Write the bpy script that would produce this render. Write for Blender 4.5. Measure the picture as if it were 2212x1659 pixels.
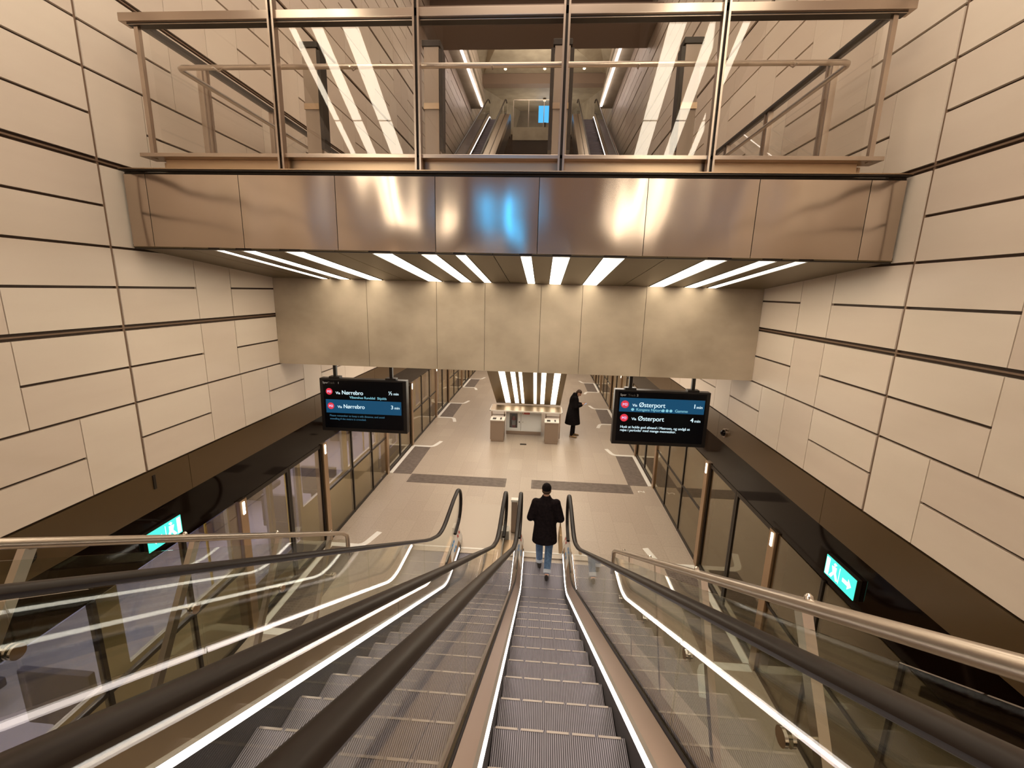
import bpy, bmesh, math, random
from mathutils import Vector, Matrix
random.seed(7)
sc = bpy.context.scene
for o in list(bpy.data.objects): bpy.data.objects.remove(o)
C = sc.collection
R = math.radians
TAN = math.tan(R(30))

# ---------------------------------------------------------------- camera
def cam_axes(yaw, pitch, roll):
    cy, sy, cp, sp = math.cos(yaw), math.sin(yaw), math.cos(pitch), math.sin(pitch)
    f = Vector((-sy*cp, cy*cp, -sp)); r = Vector((cy, sy, 0)); d = f.cross(r)
    cr, sr = math.cos(roll), math.sin(roll)
    return cr*r + sr*d, -sr*r + cr*d, f
_r, _d, _f = cam_axes(R(3.77), R(12.04), R(-1.43))
cd = bpy.data.cameras.new('camera'); cam = bpy.data.objects.new('camera', cd); C.objects.link(cam)
cd.sensor_fit = 'HORIZONTAL'; cd.sensor_width = 36; cd.lens = 947/2212*36
cd.clip_start = .02; cd.clip_end = 200
m = Matrix.Identity(4)
for i, v in enumerate((_r, -_d, -_f)):
    for j in range(3): m[j][i] = v[j]
m[0][3], m[1][3], m[2][3] = 0, 0, 5.2
cam.matrix_world = m
sc.camera = cam
# ---------------------------------------------------------------- world, exposure
w = bpy.data.worlds.new('world'); sc.world = w; w.use_nodes = True
w.node_tree.nodes['Background'].inputs[0].default_value = (.5, .38, .27, 1)
w.node_tree.nodes['Background'].inputs[1].default_value = .06
vs = sc.view_settings
vs.view_transform = 'Standard'; vs.look = 'None'; vs.gamma = 1; vs.use_curve_mapping = False; vs.exposure = 0.0
cy = sc.cycles
cy.use_denoising = True
cy.max_bounces = 10; cy.diffuse_bounces = 4; cy.glossy_bounces = 5; cy.transmission_bounces = 4; cy.transparent_max_bounces = 32
cy.caustics_reflective = False; cy.caustics_refractive = False; cy.sample_clamp_indirect = 4
# ---------------------------------------------------------------- area lights (light only, no fittings built; rear and landing ones are added fill)
WARM = (1, .85, .69)
def area(name, loc, sx, sy, power, rot=(0, 0, 0), color=WARM, spread=180):
    l = bpy.data.lights.new(name, 'AREA'); l.shape = 'RECTANGLE'; l.size = sx; l.size_y = sy
    l.energy = power; l.color = color; l.spread = R(spread)
    o = bpy.data.objects.new(name, l); C.objects.link(o); o.location = loc; o.rotation_euler = rot
    return o
area('hall_light', (-.5, -3.5, 14.7), 5, 7, 520)
area('rear_fill_light', (-.5, -5.6, 5.7), 6, 1.8, 520)  # added fill that brightens the lower walls, no known lamp there
area('hall_light', (-.5, 4.5, 14.7), 5, 6, 400)
area('hall_light', (-.5, 12.5, 14.7), 5, 6, 190)
area('upper_hall_light', (-.5, 25, 19.2), 5, 8, 260)
area('landing_fill_light', (-.5, 26.5, 15.4), 3, 3, 160, rot=(R(180), 0, 0))  # added upward fill that lightens the folded ceiling, not a known lamp
area('landing_fill_light', (-.5, 33.5, 15.4), 3, 3, 90, rot=(R(180), 0, 0))  # second added fill, for the ceiling past the beam
area('platform_light', (-2.6, 13, 4.55), 1.6, 9, 190)
area('platform_light', (1.6, 13, 4.55), 1.6, 9, 190)
area('platform_light', (-2.6, 25, 4.55), 1.6, 10, 230)
area('platform_light', (1.6, 25, 4.55), 1.6, 10, 230)

# ---------------------------------------------------------------- helpers
def obj(name, me, mats=None, parent=None, smooth=False):
    if isinstance(me, bmesh.types.BMesh):
        b = me; me = bpy.data.meshes.new(name); b.to_mesh(me); b.free()
    if mats is not None:
        for x in (mats if isinstance(mats, (list, tuple)) else [mats]): me.materials.append(x)
    if smooth: me.polygons.foreach_set('use_smooth', [True]*len(me.polygons))
    o = bpy.data.objects.new(name, me); C.objects.link(o)
    if parent is not None: o.parent = parent
    return o
def tag(o, label=None, cat=None, group=None, kind=None):
    if label: o['label'] = label
    if cat: o['category'] = cat
    if group: o['group'] = group
    if kind: o['kind'] = kind
    return o
def thing(name, label, cat, loc=(0, 0, 0), group=None):
    o = bpy.data.objects.new(name, None); C.objects.link(o); o.location = loc; o.empty_display_size = .1
    return tag(o, label, cat, group)
def struct(o, label=None): return tag(o, label, None, None, 'structure')
def copy_tree(o, parent=None):
    c = o.copy(); C.objects.link(c)
    if parent is not None: c.parent = parent
    for ch in list(o.children): copy_tree(ch, c)
    return c
class MB:
    """collects shapes of ONE mesh; coordinates given in world space, `o` is taken off them"""
    def __init__(s, o=(0, 0, 0)): s.v = []; s.f = []; s.m = []; s.o = Vector(o)
    def face(s, pts, mi=0):
        n = len(s.v); s.v += [tuple(Vector(p) - s.o) for p in pts]; s.f.append(tuple(range(n, n+len(pts)))); s.m.append(mi)
    def raw(s, pts, faces, mi=0):
        n = len(s.v); s.v += [tuple(Vector(p) - s.o) for p in pts]
        for f in faces: s.f.append(tuple(n+i for i in f)); s.m.append(mi)
    def box(s, x0, x1, y0, y1, z0, z1, mi=0):
        if x0 > x1: x0, x1 = x1, x0
        if y0 > y1: y0, y1 = y1, y0
        if z0 > z1: z0, z1 = z1, z0
        p = [(x0,y0,z0),(x1,y0,z0),(x1,y1,z0),(x0,y1,z0),(x0,y0,z1),(x1,y0,z1),(x1,y1,z1),(x0,y1,z1)]
        s.raw(p, [(3,2,1,0),(4,5,6,7),(0,1,5,4),(1,2,6,5),(2,3,7,6),(3,0,4,7)], mi)
    def prism(s, pts, d, mi=0):
        """closed polygon pts extruded by vector d"""
        n = len(pts); d = Vector(d)
        q = [Vector(p) for p in pts] + [Vector(p)+d for p in pts]
        s.raw(q, [tuple(range(n))[::-1], tuple(range(n, 2*n))] + [(i, (i+1) % n, n+(i+1) % n, n+i) for i in range(n)], mi)
    def tube(s, pts, r, n=12, mi=0, cap=True, rb=None, side=None):
        """round (or oval r x rb) tube along pts"""
        P = [Vector(p) for p in pts]; rings = []
        up = None
        for i, p in enumerate(P):
            t = (P[min(i+1, len(P)-1)] - P[max(i-1, 0)]).normalized()
            if side is not None: a = Vector(side)
            else:
                if up is None: up = Vector((0, 0, 1)) if abs(t.z) < .9 else Vector((1, 0, 0))
                a = t.cross(up).normalized(); 
            b = a.cross(t).normalized(); up = b if side is None else up
            rr = r[i] if isinstance(r, (list, tuple)) else r
            r2 = rr if rb is None else rb
            rings.append([p + a*math.cos(2*math.pi*k/n)*rr + b*math.sin(2*math.pi*k/n)*r2 for k in range(n)])
        pts2 = [q for g in rings for q in g]; F = []
        for i in range(len(P)-1):
            for k in range(n): F.append((i*n+k, i*n+(k+1) % n, (i+1)*n+(k+1) % n, (i+1)*n+k))
        if cap: F += [tuple(range(n))[::-1], tuple(range((len(P)-1)*n, len(P)*n))]
        s.raw(pts2, F, mi)
    def loft(s, rings, mi=0, cap=True):
        n = len(rings[0]); F = []
        for i in range(len(rings)-1):
            for k in range(n): F.append((i*n+k, i*n+(k+1) % n, (i+1)*n+(k+1) % n, (i+1)*n+k))
        if cap: F += [tuple(range(n))[::-1], tuple(range((len(rings)-1)*n, len(rings)*n))]
        s.raw([q for g in rings for q in g], F, mi)
    def bm(s):
        b = bmesh.new(); vs = [b.verts.new(v) for v in s.v]
        for f, mi in zip(s.f, s.m):
            try: fc = b.faces.new([vs[i] for i in f]); fc.material_index = mi
            except ValueError: pass
        bmesh.ops.recalc_face_normals(b, faces=b.faces)
        return b
    def build(s, name, mats, parent=None, smooth=False, bevel=0):
        b = s.bm()
        if bevel: bmesh.ops.bevel(b, geom=[e for e in b.edges if e.is_manifold and e.calc_face_angle(0) > .6], offset=bevel, segments=2, affect='EDGES', profile=.6)
        o = obj(name, b, mats, parent)
        if parent is None: o.location = s.o
        if smooth:
            me = o.data; me.polygons.foreach_set('use_smooth', [True]*len(me.polygons))
            me.set_sharp_from_angle(angle=R(40)) if hasattr(me, 'set_sharp_from_angle') else None
        return o
def ell(cx, cy_, cz, a, b, n=16, ax='z', rot=0):
    out = []
    for k in range(n):
        t = 2*math.pi*k/n; u, v = a*math.cos(t), b*math.sin(t)
        u, v = u*math.cos(rot)-v*math.sin(rot), u*math.sin(rot)+v*math.cos(rot)
        out.append((cx+u, cy_+v, cz))
    return out

# ---------------------------------------------------------------- materials
def mat(name, color=(.5, .5, .5), rough=.5, metal=0, spec=.5, emit=None, es=0, build=None, aniso=0):
    M = bpy.data.materials.new(name); M.use_nodes = True; nt = M.node_tree; p = nt.nodes['Principled BSDF']
    p.inputs['Base Color'].default_value = (*color, 1); p.inputs['Roughness'].default_value = rough
    p.inputs['Metallic'].default_value = metal; p.inputs['Specular IOR Level'].default_value = spec
    if aniso: p.inputs['Anisotropic'].default_value = aniso
    if emit: p.inputs['Emission Color'].default_value = (*emit, 1); p.inputs['Emission Strength'].default_value = es
    if build: build(nt, p)
    return M
def N(nt, t, **k):
    n = nt.nodes.new(t)
    for a, v in k.items():
        if a.startswith('i_'): n.inputs[int(a[2:]) if a[2:].isdigit() else a[2:].replace('_', ' ')].default_value = v
        else: setattr(n, a, v)
    return n
def coords(nt, scale=(1, 1, 1), rot=(0, 0, 0)):
    tc = N(nt, 'ShaderNodeTexCoord'); mp = N(nt, 'ShaderNodeMapping'); mp.inputs['Scale'].default_value = scale; mp.inputs['Rotation'].default_value = rot
    nt.links.new(tc.outputs['Object'], mp.inputs[0]); return mp.outputs[0]
def noisy(c1, c2, scale=3, vec=(1, 1, 1), bump=0, lo=.35, hi=.65, rr=None, detail=5, bscale=None):
    def f(nt, p):
        v = coords(nt, vec); n = N(nt, 'ShaderNodeTexNoise'); n.inputs['Scale'].default_value = scale; n.inputs['Detail'].default_value = detail
        nt.links.new(v, n.inputs[0]); r = N(nt, 'ShaderNodeValToRGB'); r.color_ramp.elements[0].position = lo; r.color_ramp.elements[1].position = hi
        r.color_ramp.elements[0].color = (*c1, 1); r.color_ramp.elements[1].color = (*c2, 1)
        nt.links.new(n.outputs[0], r.inputs[0]); nt.links.new(r.outputs[0], p.inputs['Base Color'])
        if rr:
            q = N(nt, 'ShaderNodeMapRange'); q.inputs[3].default_value, q.inputs[4].default_value = rr; nt.links.new(n.outputs[0], q.inputs[0]); nt.links.new(q.outputs[0], p.inputs['Roughness'])
        if bump:
            n2 = N(nt, 'ShaderNodeTexNoise'); n2.inputs['Scale'].default_value = bscale or scale; n2.inputs['Detail'].default_value = 2; nt.links.new(v, n2.inputs[0])
            b = N(nt, 'ShaderNodeBump'); b.inputs['Strength'].default_value = bump; b.inputs['Distance'].default_value = .05
            nt.links.new(n2.outputs[0], b.inputs['Height']); nt.links.new(b.outputs[0], p.inputs['Normal'])
    return f
def toned(c1, c2):
    """panel colour from the face attribute `tone` (each panel its own shade) with a faint brushed grain"""
    def f(nt, p):
        a = N(nt, 'ShaderNodeAttribute', attribute_name='tone'); r = N(nt, 'ShaderNodeValToRGB')
        r.color_ramp.elements[0].color = (*c1, 1); r.color_ramp.elements[1].color = (*c2, 1)
        v = coords(nt, (.6, .6, 4)); n = N(nt, 'ShaderNodeTexNoise'); n.inputs['Scale'].default_value = 1.4; n.inputs['Detail'].default_value = 5; nt.links.new(v, n.inputs[0])
        m1 = N(nt, 'ShaderNodeMath', operation='MULTIPLY_ADD'); m1.inputs[1].default_value = .5; nt.links.new(n.outputs[0], m1.inputs[0])
        m2 = N(nt, 'ShaderNodeMath', operation='MULTIPLY'); m2.inputs[1].default_value = .6; nt.links.new(a.outputs['Fac'], m2.inputs[0]); nt.links.new(m2.outputs[0], m1.inputs[2])
        nt.links.new(m1.outputs[0], r.inputs[0]); nt.links.new(r.outputs[0], p.inputs['Base Color'])
    return f
def glass(name, tint=(.93, .95, .93), f0=.05, rough=0.0, gain=1.0, gc=(1, 1, 1)):
    M = bpy.data.materials.new(name); M.use_nodes = True; nt = M.node_tree
    for n in list(nt.nodes): nt.nodes.remove(n)
    out = N(nt, 'ShaderNodeOutputMaterial'); mix = N(nt, 'ShaderNodeMixShader')
    tr = N(nt, 'ShaderNodeBsdfTransparent'); tr.inputs[0].default_value = (*tint, 1)
    gl = N(nt, 'ShaderNodeBsdfGlossy'); gl.inputs[0].default_value = (*gc, 1); gl.inputs['Roughness'].default_value = rough
    lw = N(nt, 'ShaderNodeLayerWeight'); pw = N(nt, 'ShaderNodeMath', operation='POWER'); pw.inputs[1].default_value = 5
    nt.links.new(lw.outputs['Facing'], pw.inputs[0])
    ma = N(nt, 'ShaderNodeMath', operation='MULTIPLY_ADD'); ma.inputs[1].default_value = (1-f0)*gain; ma.inputs[2].default_value = f0
    lw.inputs['Blend'].default_value = .5
    nt.links.new(pw.outputs[0], ma.inputs[0]); nt.links.new(ma.outputs[0], mix.inputs[0])
    nt.links.new(tr.outputs[0], mix.inputs[1]); nt.links.new(gl.outputs[0], mix.inputs[2]); nt.links.new(mix.outputs[0], out.inputs[0])
    return M
def emis(name, color, s):
    return mat(name, (.02, .02, .02), .7, spec=.05, emit=color, es=s)
M_profile = mat('light_profile_grey', (.40, .35, .30), .45, .4)
M_panel = mat('wall_panel_enamel', rough=.34, spec=.45, build=toned((.66, .54, .45), (.80, .70, .59)))
M_joint = mat('joint_dark', (.055, .03, .018), .6)
M_seam = mat('seam_bronze', (.24, .16, .11), .4, .4)
M_conc = mat('concrete', rough=.55, build=noisy((.31, .245, .175), (.53, .44, .33), 1.0, (1, 1, 1.3), bump=.05, lo=.3, hi=.7, detail=8))
M_olive = mat('olive_band', (.11, .068, .032), .28, .3)
M_black = mat('black_gloss', (.005, .002, .001), .05, spec=.16)
M_dark = mat('dark_metal', (.03, .022, .016), .4, .5)
M_void = mat('tunnel_dark', (.07, .048, .026), .8)
def wavy(nt, p):
    v = coords(nt, (1.0, 1, .32)); n = N(nt, 'ShaderNodeTexNoise'); n.inputs['Scale'].default_value = 1.6; n.inputs['Detail'].default_value = 1; nt.links.new(v, n.inputs[0])
    b = N(nt, 'ShaderNodeBump'); b.inputs['Strength'].default_value = .45; b.inputs['Distance'].default_value = .08
    nt.links.new(n.outputs[0], b.inputs['Height']); nt.links.new(b.outputs[0], p.inputs['Normal'])
M_steel_wavy = mat('fascia_steel', (.50, .41, .34), .16, 1, build=wavy)
M_steel = mat('brushed_steel', (.47, .38, .31), .28, 1)
M_bronze = mat('bronze_steel', (.50, .36, .24), .36, 1)
M_tube = mat('handrail_steel', (.60, .51, .43), .3, .9)
M_chrome = mat('chrome', (.85, .8, .74), .1, 1)
M_soffit = mat('soffit_olive', (.16, .12, .065), .38, .6)
M_soffit2 = mat('stair_soffit_olive', (.20, .145, .07), .35, .3)
M_glass = glass('balustrade_glass', (.94, .955, .93), .035)
M_glassb = glass('bridge_glass', (.985, .98, .97), .035)
M_glassd = glass('screen_glass', (.87, .835, .74), .11, gain=1, gc=(1, .93, .80))
M_glasst = glass('train_glass', (.7, .7, .72), .05)
M_rubber = mat('handrail_rubber', (.010, .005, .003), .40, spec=.22)
M_lamp = emis('lamp_diffuser', (1, .86, .66), 9)
M_lamp2 = emis('stair_lamp_diffuser', (1, .88, .70), 5)
M_lampr = emis('landing_lamp_diffuser', (1, .87, .68), 11)
M_led = emis('led_profile', (1, .86, .80), 9)
M_ledu = emis('led_pink', (1, .84, .78), 6)
M_postlamp = emis('post_lamp', (1, .88, .72), 8)
M_blue = emis('blue_screen', (.06, .42, .85), 1.6)
M_green = emis('exit_sign_green', (.06, .75, .55), 1.6)
M_greenw = emis('exit_sign_white', (.75, 1, .92), 2.2)
M_white = mat('white_paint', (.92, .88, .80), .5)
M_cab = mat('cabinet_white', (.88, .90, .88), .4)
M_red = mat('red_enamel', (.62, .05, .04), .4)
M_bluep = mat('blue_sticker', (.08, .32, .66), .4)
M_taup = mat('taupe_metal', (.33, .25, .19), .45, .2)
M_cream = mat('cream_plastic', (.80, .74, .66), .4)
M_scr = mat('screen_black', (.002, .002, .004), .25, spec=.2)
M_frame = mat('display_black', (.007, .005, .005), .32)
M_text = emis('text_white', (.72, .93, 1), 1.0)
M_textc = emis('text_cyan', (.30, .72, .85), .8)
M_textd = emis('text_dim', (.06, .22, .35), .6)
M_texto = emis('text_track', (.5, .42, .34), .5)
M_band = emis('screen_blue', (.001, .062, .14), 1.0)
M_m3 = emis('line_red', (.75, .035, .06), 1.0)
M_m3t = emis('line_text', (.75, .62, 1), 1.0)
M_skin = mat('skin', (.62, .36, .25), .5)
M_coat = mat('coat_black', build=noisy((.003, .002, .003), (.009, .006, .006), 30, bump=.2), rough=.85, spec=.15)
M_coat2 = mat('coat_navy', build=noisy((.004, .002, .003), (.012, .007, .008), 24, bump=.2), rough=.85, spec=.15)
M_jeans = mat('jeans', build=noisy((.05, .10, .19), (.10, .17, .28), 40, (1, 1, .4)), rough=.8)
M_cuff = mat('jeans_cuff', (.45, .48, .52), .8)
M_hair = mat('hair', (.06, .03, .015), .7)
M_boot = mat('tan_boot', (.30, .19, .08), .6)
M_shoe = mat('dark_shoe', (.02, .015, .012), .5)
M_tote = mat('tote', (.50, .33, .17), .8)
M_train = mat('train_body', (.60, .55, .46), .35, .1)
M_trainf = mat('train_floor', (.36, .34, .42), .6)
M_seat = mat('train_seat', (.05, .05, .09), .8)
M_yellow = mat('yellow_pole', (.65, .42, .03), .4)
M_trlight = emis('train_lamp', (.80, .80, 1), 5)
M_hallc = mat('hall_ceiling', (.30, .22, .17), .6)
M_con2 = mat('ceiling_concrete', rough=.6, build=noisy((.34, .29, .21), (.44, .38, .28), 1.5))
def floor_b(nt, p):
    v = coords(nt, (1, 1, 1), (0, 0, R(90))); b = N(nt, 'ShaderNodeTexBrick'); b.offset = .5
    b.inputs['Color1'].default_value = (.55, .455, .36, 1); b.inputs['Color2'].default_value = (.50, .405, .32, 1); b.inputs['Mortar'].default_value = (.44, .35, .27, 1)
    b.inputs['Scale'].default_value = 1; b.inputs['Mortar Size'].default_value = .004; b.inputs['Brick Width'].default_value = .9; b.inputs['Row Height'].default_value = .45
    nt.links.new(v, b.inputs[0]); n = N(nt, 'ShaderNodeTexNoise'); n.inputs['Scale'].default_value = 25; nt.links.new(v, n.inputs[0])
    mx = N(nt, 'ShaderNodeMixRGB', blend_type='MULTIPLY'); mx.inputs[0].default_value = .25
    nt.links.new(b.outputs[0], mx.inputs[1]); nt.links.new(n.outputs[0], mx.inputs[2]); nt.links.new(mx.outputs[0], p.inputs['Base Color'])
M_floor = mat('granite_floor', rough=.36, spec=.4, build=floor_b)
def ribs(c1, c2, scale, axis='X', rough=.35, metal=.7):
    def f(nt, p):
        v = coords(nt); w_ = N(nt, 'ShaderNodeTexWave', wave_type='BANDS', bands_direction=axis); w_.inputs['Scale'].default_value = scale
        nt.links.new(v, w_.inputs[0]); r = N(nt, 'ShaderNodeValToRGB'); r.color_ramp.elements[0].color = (*c1, 1); r.color_ramp.elements[1].color = (*c2, 1)
        r.color_ramp.elements[0].position = .25; r.color_ramp.elements[1].position = .75
        nt.links.new(w_.outputs[0], r.inputs[0]); nt.links.new(r.outputs[0], p.inputs['Base Color'])
        b = N(nt, 'ShaderNodeBump'); b.inputs['Strength'].default_value = .5; b.inputs['Distance'].default_value = .004; nt.links.new(w_.outputs[0], b.inputs['Height']); nt.links.new(b.outputs[0], p.inputs['Normal'])
    return f
M_step = mat('step_ribbed', rough=.5, metal=.3, build=ribs((.06, .053, .062), (.32, .30, .345), 26))
M_nose = mat('step_nosing', (.40, .35, .32), .4, .5)
M_tact = mat('tactile_dark', rough=.6, build=noisy((.14, .105, .085), (.19, .15, .12), 8))
M_plate = mat('landing_plate', (.44, .37, .30), .42, .3)

# ================================================================ setting
XL, XR = -4.24, 3.20
def floor_():
    b = MB(); b.box(XL, XR, -9, 42, -.3, 0)
    struct(b.build('floor', M_floor), 'beige granite platform floor between the two tracks')
floor_()
# ---- panelled walls. every double storey has four rows, set in pairs; a pair is cut into wide cells (two low panels) and tall cells
MOD = .3935; Z0 = 3.165
pairs = [  # (z0, z1, cuts: list of (y0, y1, split))
 (3.165, 3.945, [(2.6, 3.61, 1), (3.61, 4.19, 0), (4.19, 5.20, 1), (5.20, 5.82, 0), (5.82, 6.43, 0), (6.43, 7.45, 1), (7.45, 8.08, 0), (8.08, 9.10, 1)]),
 (3.945, 4.71, [(2.6, 3.21, 0), (3.21, 4.19, 1), (4.19, 5.20, 1), (5.20, 5.81, 0), (5.81, 6.85, 1), (6.85, 7.45, 0)]),
 (4.75, 5.52, [(2.6, 3.21, 0), (3.21, 4.19, 1), (4.19, 5.20, 1), (5.20, 5.81, 0), (5.81, 6.85, 1)]),
 (5.52, 6.28, [(3.0, 4.19, 1), (4.19, 4.80, 0), (4.80, 5.81, 1), (5.81, 6.42, 0)]),
 (6.32, 7.09, [(3.2, 4.19, 1), (4.19, 4.78, 0), (4.78, 5.81, 1), (5.81, 6.42, 0), (6.42, 7.44, 0)]),
 (7.09, 7.86, [(3.2, 4.19, 1), (4.19, 5.22, 1), (5.22, 5.83, 0), (5.83, 6.85, 1), (6.85, 7.45, 0)]),
 (7.90, 8.67, [(3.2, 4.19, 1), (4.19, 5.22, 1), (5.22, 5.83, 0), (5.83, 6.42, 0), (6.42, 7.33, 1), (7.33, 7.94, 0), (7.94, 9.0, 1)]),
]
z = 8.67
while z < 19.5:
    k = len(pairs); dz = .04 if k % 2 == 0 else 0
    pairs.append((z+dz, z+dz+.77, [])); z += .77+dz
def cells(row, y_lo, y_hi, rnd):
    out = list(row)
    if not out: out = [(4.19, 5.21, 1)]
    a = out[0][0]; 
    while a > y_lo:
        t = rnd.random() < .45; wd = .61 if t else 1.02; out.insert(0, (a-wd, a, 0 if t else 1)); a -= wd
    b = out[-1][1]; last = 0
    while b < y_hi:
        t = rnd.random() < .42 and last < 2; wd = .61 if t else 1.02; last = last+1 if t else 0
        out.append((b, b+wd, 0 if t else 1)); b += wd
    return out
def wall(name, x, sgn, label):
    """sgn: direction from the face into the wall"""
    b = MB(); tones = []
    rnd = random.Random(11)
    b.box(x+sgn*.03, x+sgn*.12, -10, 38, Z0-.01, 19.6, 1)
    tones += [0]*6
    gv, gh = .0045, .012
    for z0, z1, row in pairs:
        for y0, y1, sp in cells(row, -10, 38, rnd):
            ya, yb = y0+(.016 if abs(y0-4.19) < .01 else gv), y1-(.016 if abs(y1-4.19) < .01 else gv)
            zm = (z0+z1)/2
            for (za, zb) in (((z0+gh, zm-gh), (zm+gh, z1-gh)) if sp else ((z0+gh, z1-gh),)):
                b.box(x, x+sgn*.03, ya, yb, za, zb, 0); tones += [rnd.random()]*6
        if abs(z1-4.71) < .01 or abs(z1-6.28) < .01 or abs(z1-7.86) < .01:
            b.box(x+sgn*.004, x+sgn*.03, -10, 38, z1+.013, z1+.027, 2); tones += [0]*6
    b.box(x+sgn*.010, x+sgn*.03, 4.178, 4.202, Z0, 15, 2); tones += [0]*6
    me_b = b.bm(); me = bpy.data.meshes.new(name); me_b.to_mesh(me); me_b.free()
    at = me.attributes.new('tone', 'FLOAT', 'FACE')
    at.data.foreach_set('value', (tones+[0]*len(me.polygons))[:len(me.polygons)])
    struct(obj(name, me, [M_panel, M_joint, M_seam]), label)
wall('wall_left', XL, -1, 'left wall of beige enamel panels with dark joints')
wall('wall_right', XR, 1, 'right wall of beige enamel panels with dark joints')
def bulkhead(k, x, sgn, side):
    b = MB()
    ys = [-10, -4.2, -1.2, 1.75, 4.75, 7.75, 10.75, 13.75, 16.8, 19.8, 22.8, 26, 32, 38]
    for a, c in zip(ys, ys[1:]): b.box(x, x+sgn*.05, a+.003, c-.003, 2.71, Z0-.012)
    b.box(x+sgn*.05, x+sgn*.3, -10, 38, 2.71, Z0-.012)
    struct(b.build('trim_%d' % k, M_olive), 'olive brown metal band under the panels of the %s wall' % side)
    b = MB(); b.box(x+sgn*.012, x+sgn*.3, -10, 38, 2.16, 2.708)
    struct(b.build('trim_%d' % (k+2), M_black), 'black glossy band above the %s platform doors' % side)
bulkhead(1, XL, -1, 'left'); bulkhead(2, XR, 1, 'right')
# ---- ceilings and end walls
b = MB(); b.box(XL-.2, XR+.2, -10, 17, 15.0, 15.3); struct(b.build('ceiling', M_hallc), 'brown ceiling over the escalator void')
b = MB(); b.box(XL-.2, XR+.2, 17, 17.4, 13.45, 20); b.box(XL-.2, XR+.2, 15.2, 17, 13.45, 13.6)
struct(b.build('trim_5', M_hallc), 'brown lintel above the far escalators')
b = MB(); b.box(XL-.2, XR+.2, -10.2, -10, 0, 15.3); struct(b.build('wall_back', M_hallc), 'rear concrete wall behind the escalator landing')
b = MB(); b.box(XL-.2, XR+.2, 38, 38.2, 0, 20); struct(b.build('wall_front', M_con2), 'far end wall of the hall')
for nm_, q in (('ceiling_left', (XL-.2, -1.7, 7.73, 38)), ('ceiling_right', (.86, XR+.2, 7.73, 38)), ('ceiling_middle', (-1.69, .85, 13.2, 38))):
    b = MB(); b.box(*q, 4.8, 5.0); struct(b.build(nm_, M_conc), 'concrete ceiling over the platform')
# folded concrete ceiling over the upper landing
b = MB()
b.box(XL, XR, 29.8, 30.4, 17.5, 18.05, 1)
b.raw([(XL, 17.4, 19.3), (XR, 17.4, 19.3), (XR, 38, 19.3), (XL, 38, 19.3)], [(0, 1, 2, 3)])
b.prism([(XL, 30.0, 18.06), (-3.2, 27.2, 18.10), (1.24, 27.2, 18.10), (XR, 30.0, 18.06)], (0, 0, .05))
b.raw([(XL, 30, 18.0), (-3.2, 27.2, 18.12), (-2.6, 24, 19.2), (XL, 24, 18.6)], [(0, 1, 2, 3)])
b.raw([(XR, 30, 18.0), (1.24, 27.2, 18.12), (1.6, 24, 19.2), (XR, 24, 18.6)], [(0, 1, 2, 3)])
b.raw([(XL, 30.4, 17.5), (-2.3, 37, 18.6), (1.6, 37, 18.6), (XR, 30.4, 17.5)], [(0, 1, 2, 3)])
b.raw([(XL, 30.4, 17.5), (-2.3, 37, 18.6), (-3.2, 37, 15.3), (XL, 34, 15.3)], [(0, 1, 2, 3)])
b.raw([(XR, 30.4, 17.5), (1.6, 37, 18.6), (2.4, 37, 15.3), (XR, 34, 15.3)], [(0, 1, 2, 3)])
struct(b.build('ceiling_upper', [M_con2, M_hallc]), 'folded concrete ceiling over the upper landing')
# ---- tracks beside the platform
for k, (x0, x1, s) in enumerate(((-7.7, XL-.02, 'left'), (XR+.02, 6.7, 'right'))):
    b = MB(); b.box(x0, x1, -10, 42, -1.2, -1.0)
    xa = x0 if k == 0 else x1
    b.box(xa-.1, xa+.1, -10, 42, -1.0, 4)
    b.box(x0, x1, -10, 42, 2.75, 2.9)
    xr = (XL-.1, XL+.02) if k == 0 else (XR-.02, XR+.1)
    b.box(*xr, -10, 42, -1.0, -.02)
    struct(b.build('trim_%d' % (6+k), M_void), 'dark tunnel lining beside the %s track' % s)

# ---- concrete beam
b = MB()
xs = [XL, -2.74, -1.64, -.89, -.04, .58, 1.52, XR]
b.box(XL, XR, 6.79, 7.72, 3.955, 5.35)
for a, c in zip(xs, xs[1:]): b.box(a+.003, c-.003, 6.76, 6.79, 3.95, 5.36)
struct(b.build('trim_8', M_conc), 'fair-faced concrete beam spanning from wall to wall')

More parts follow.
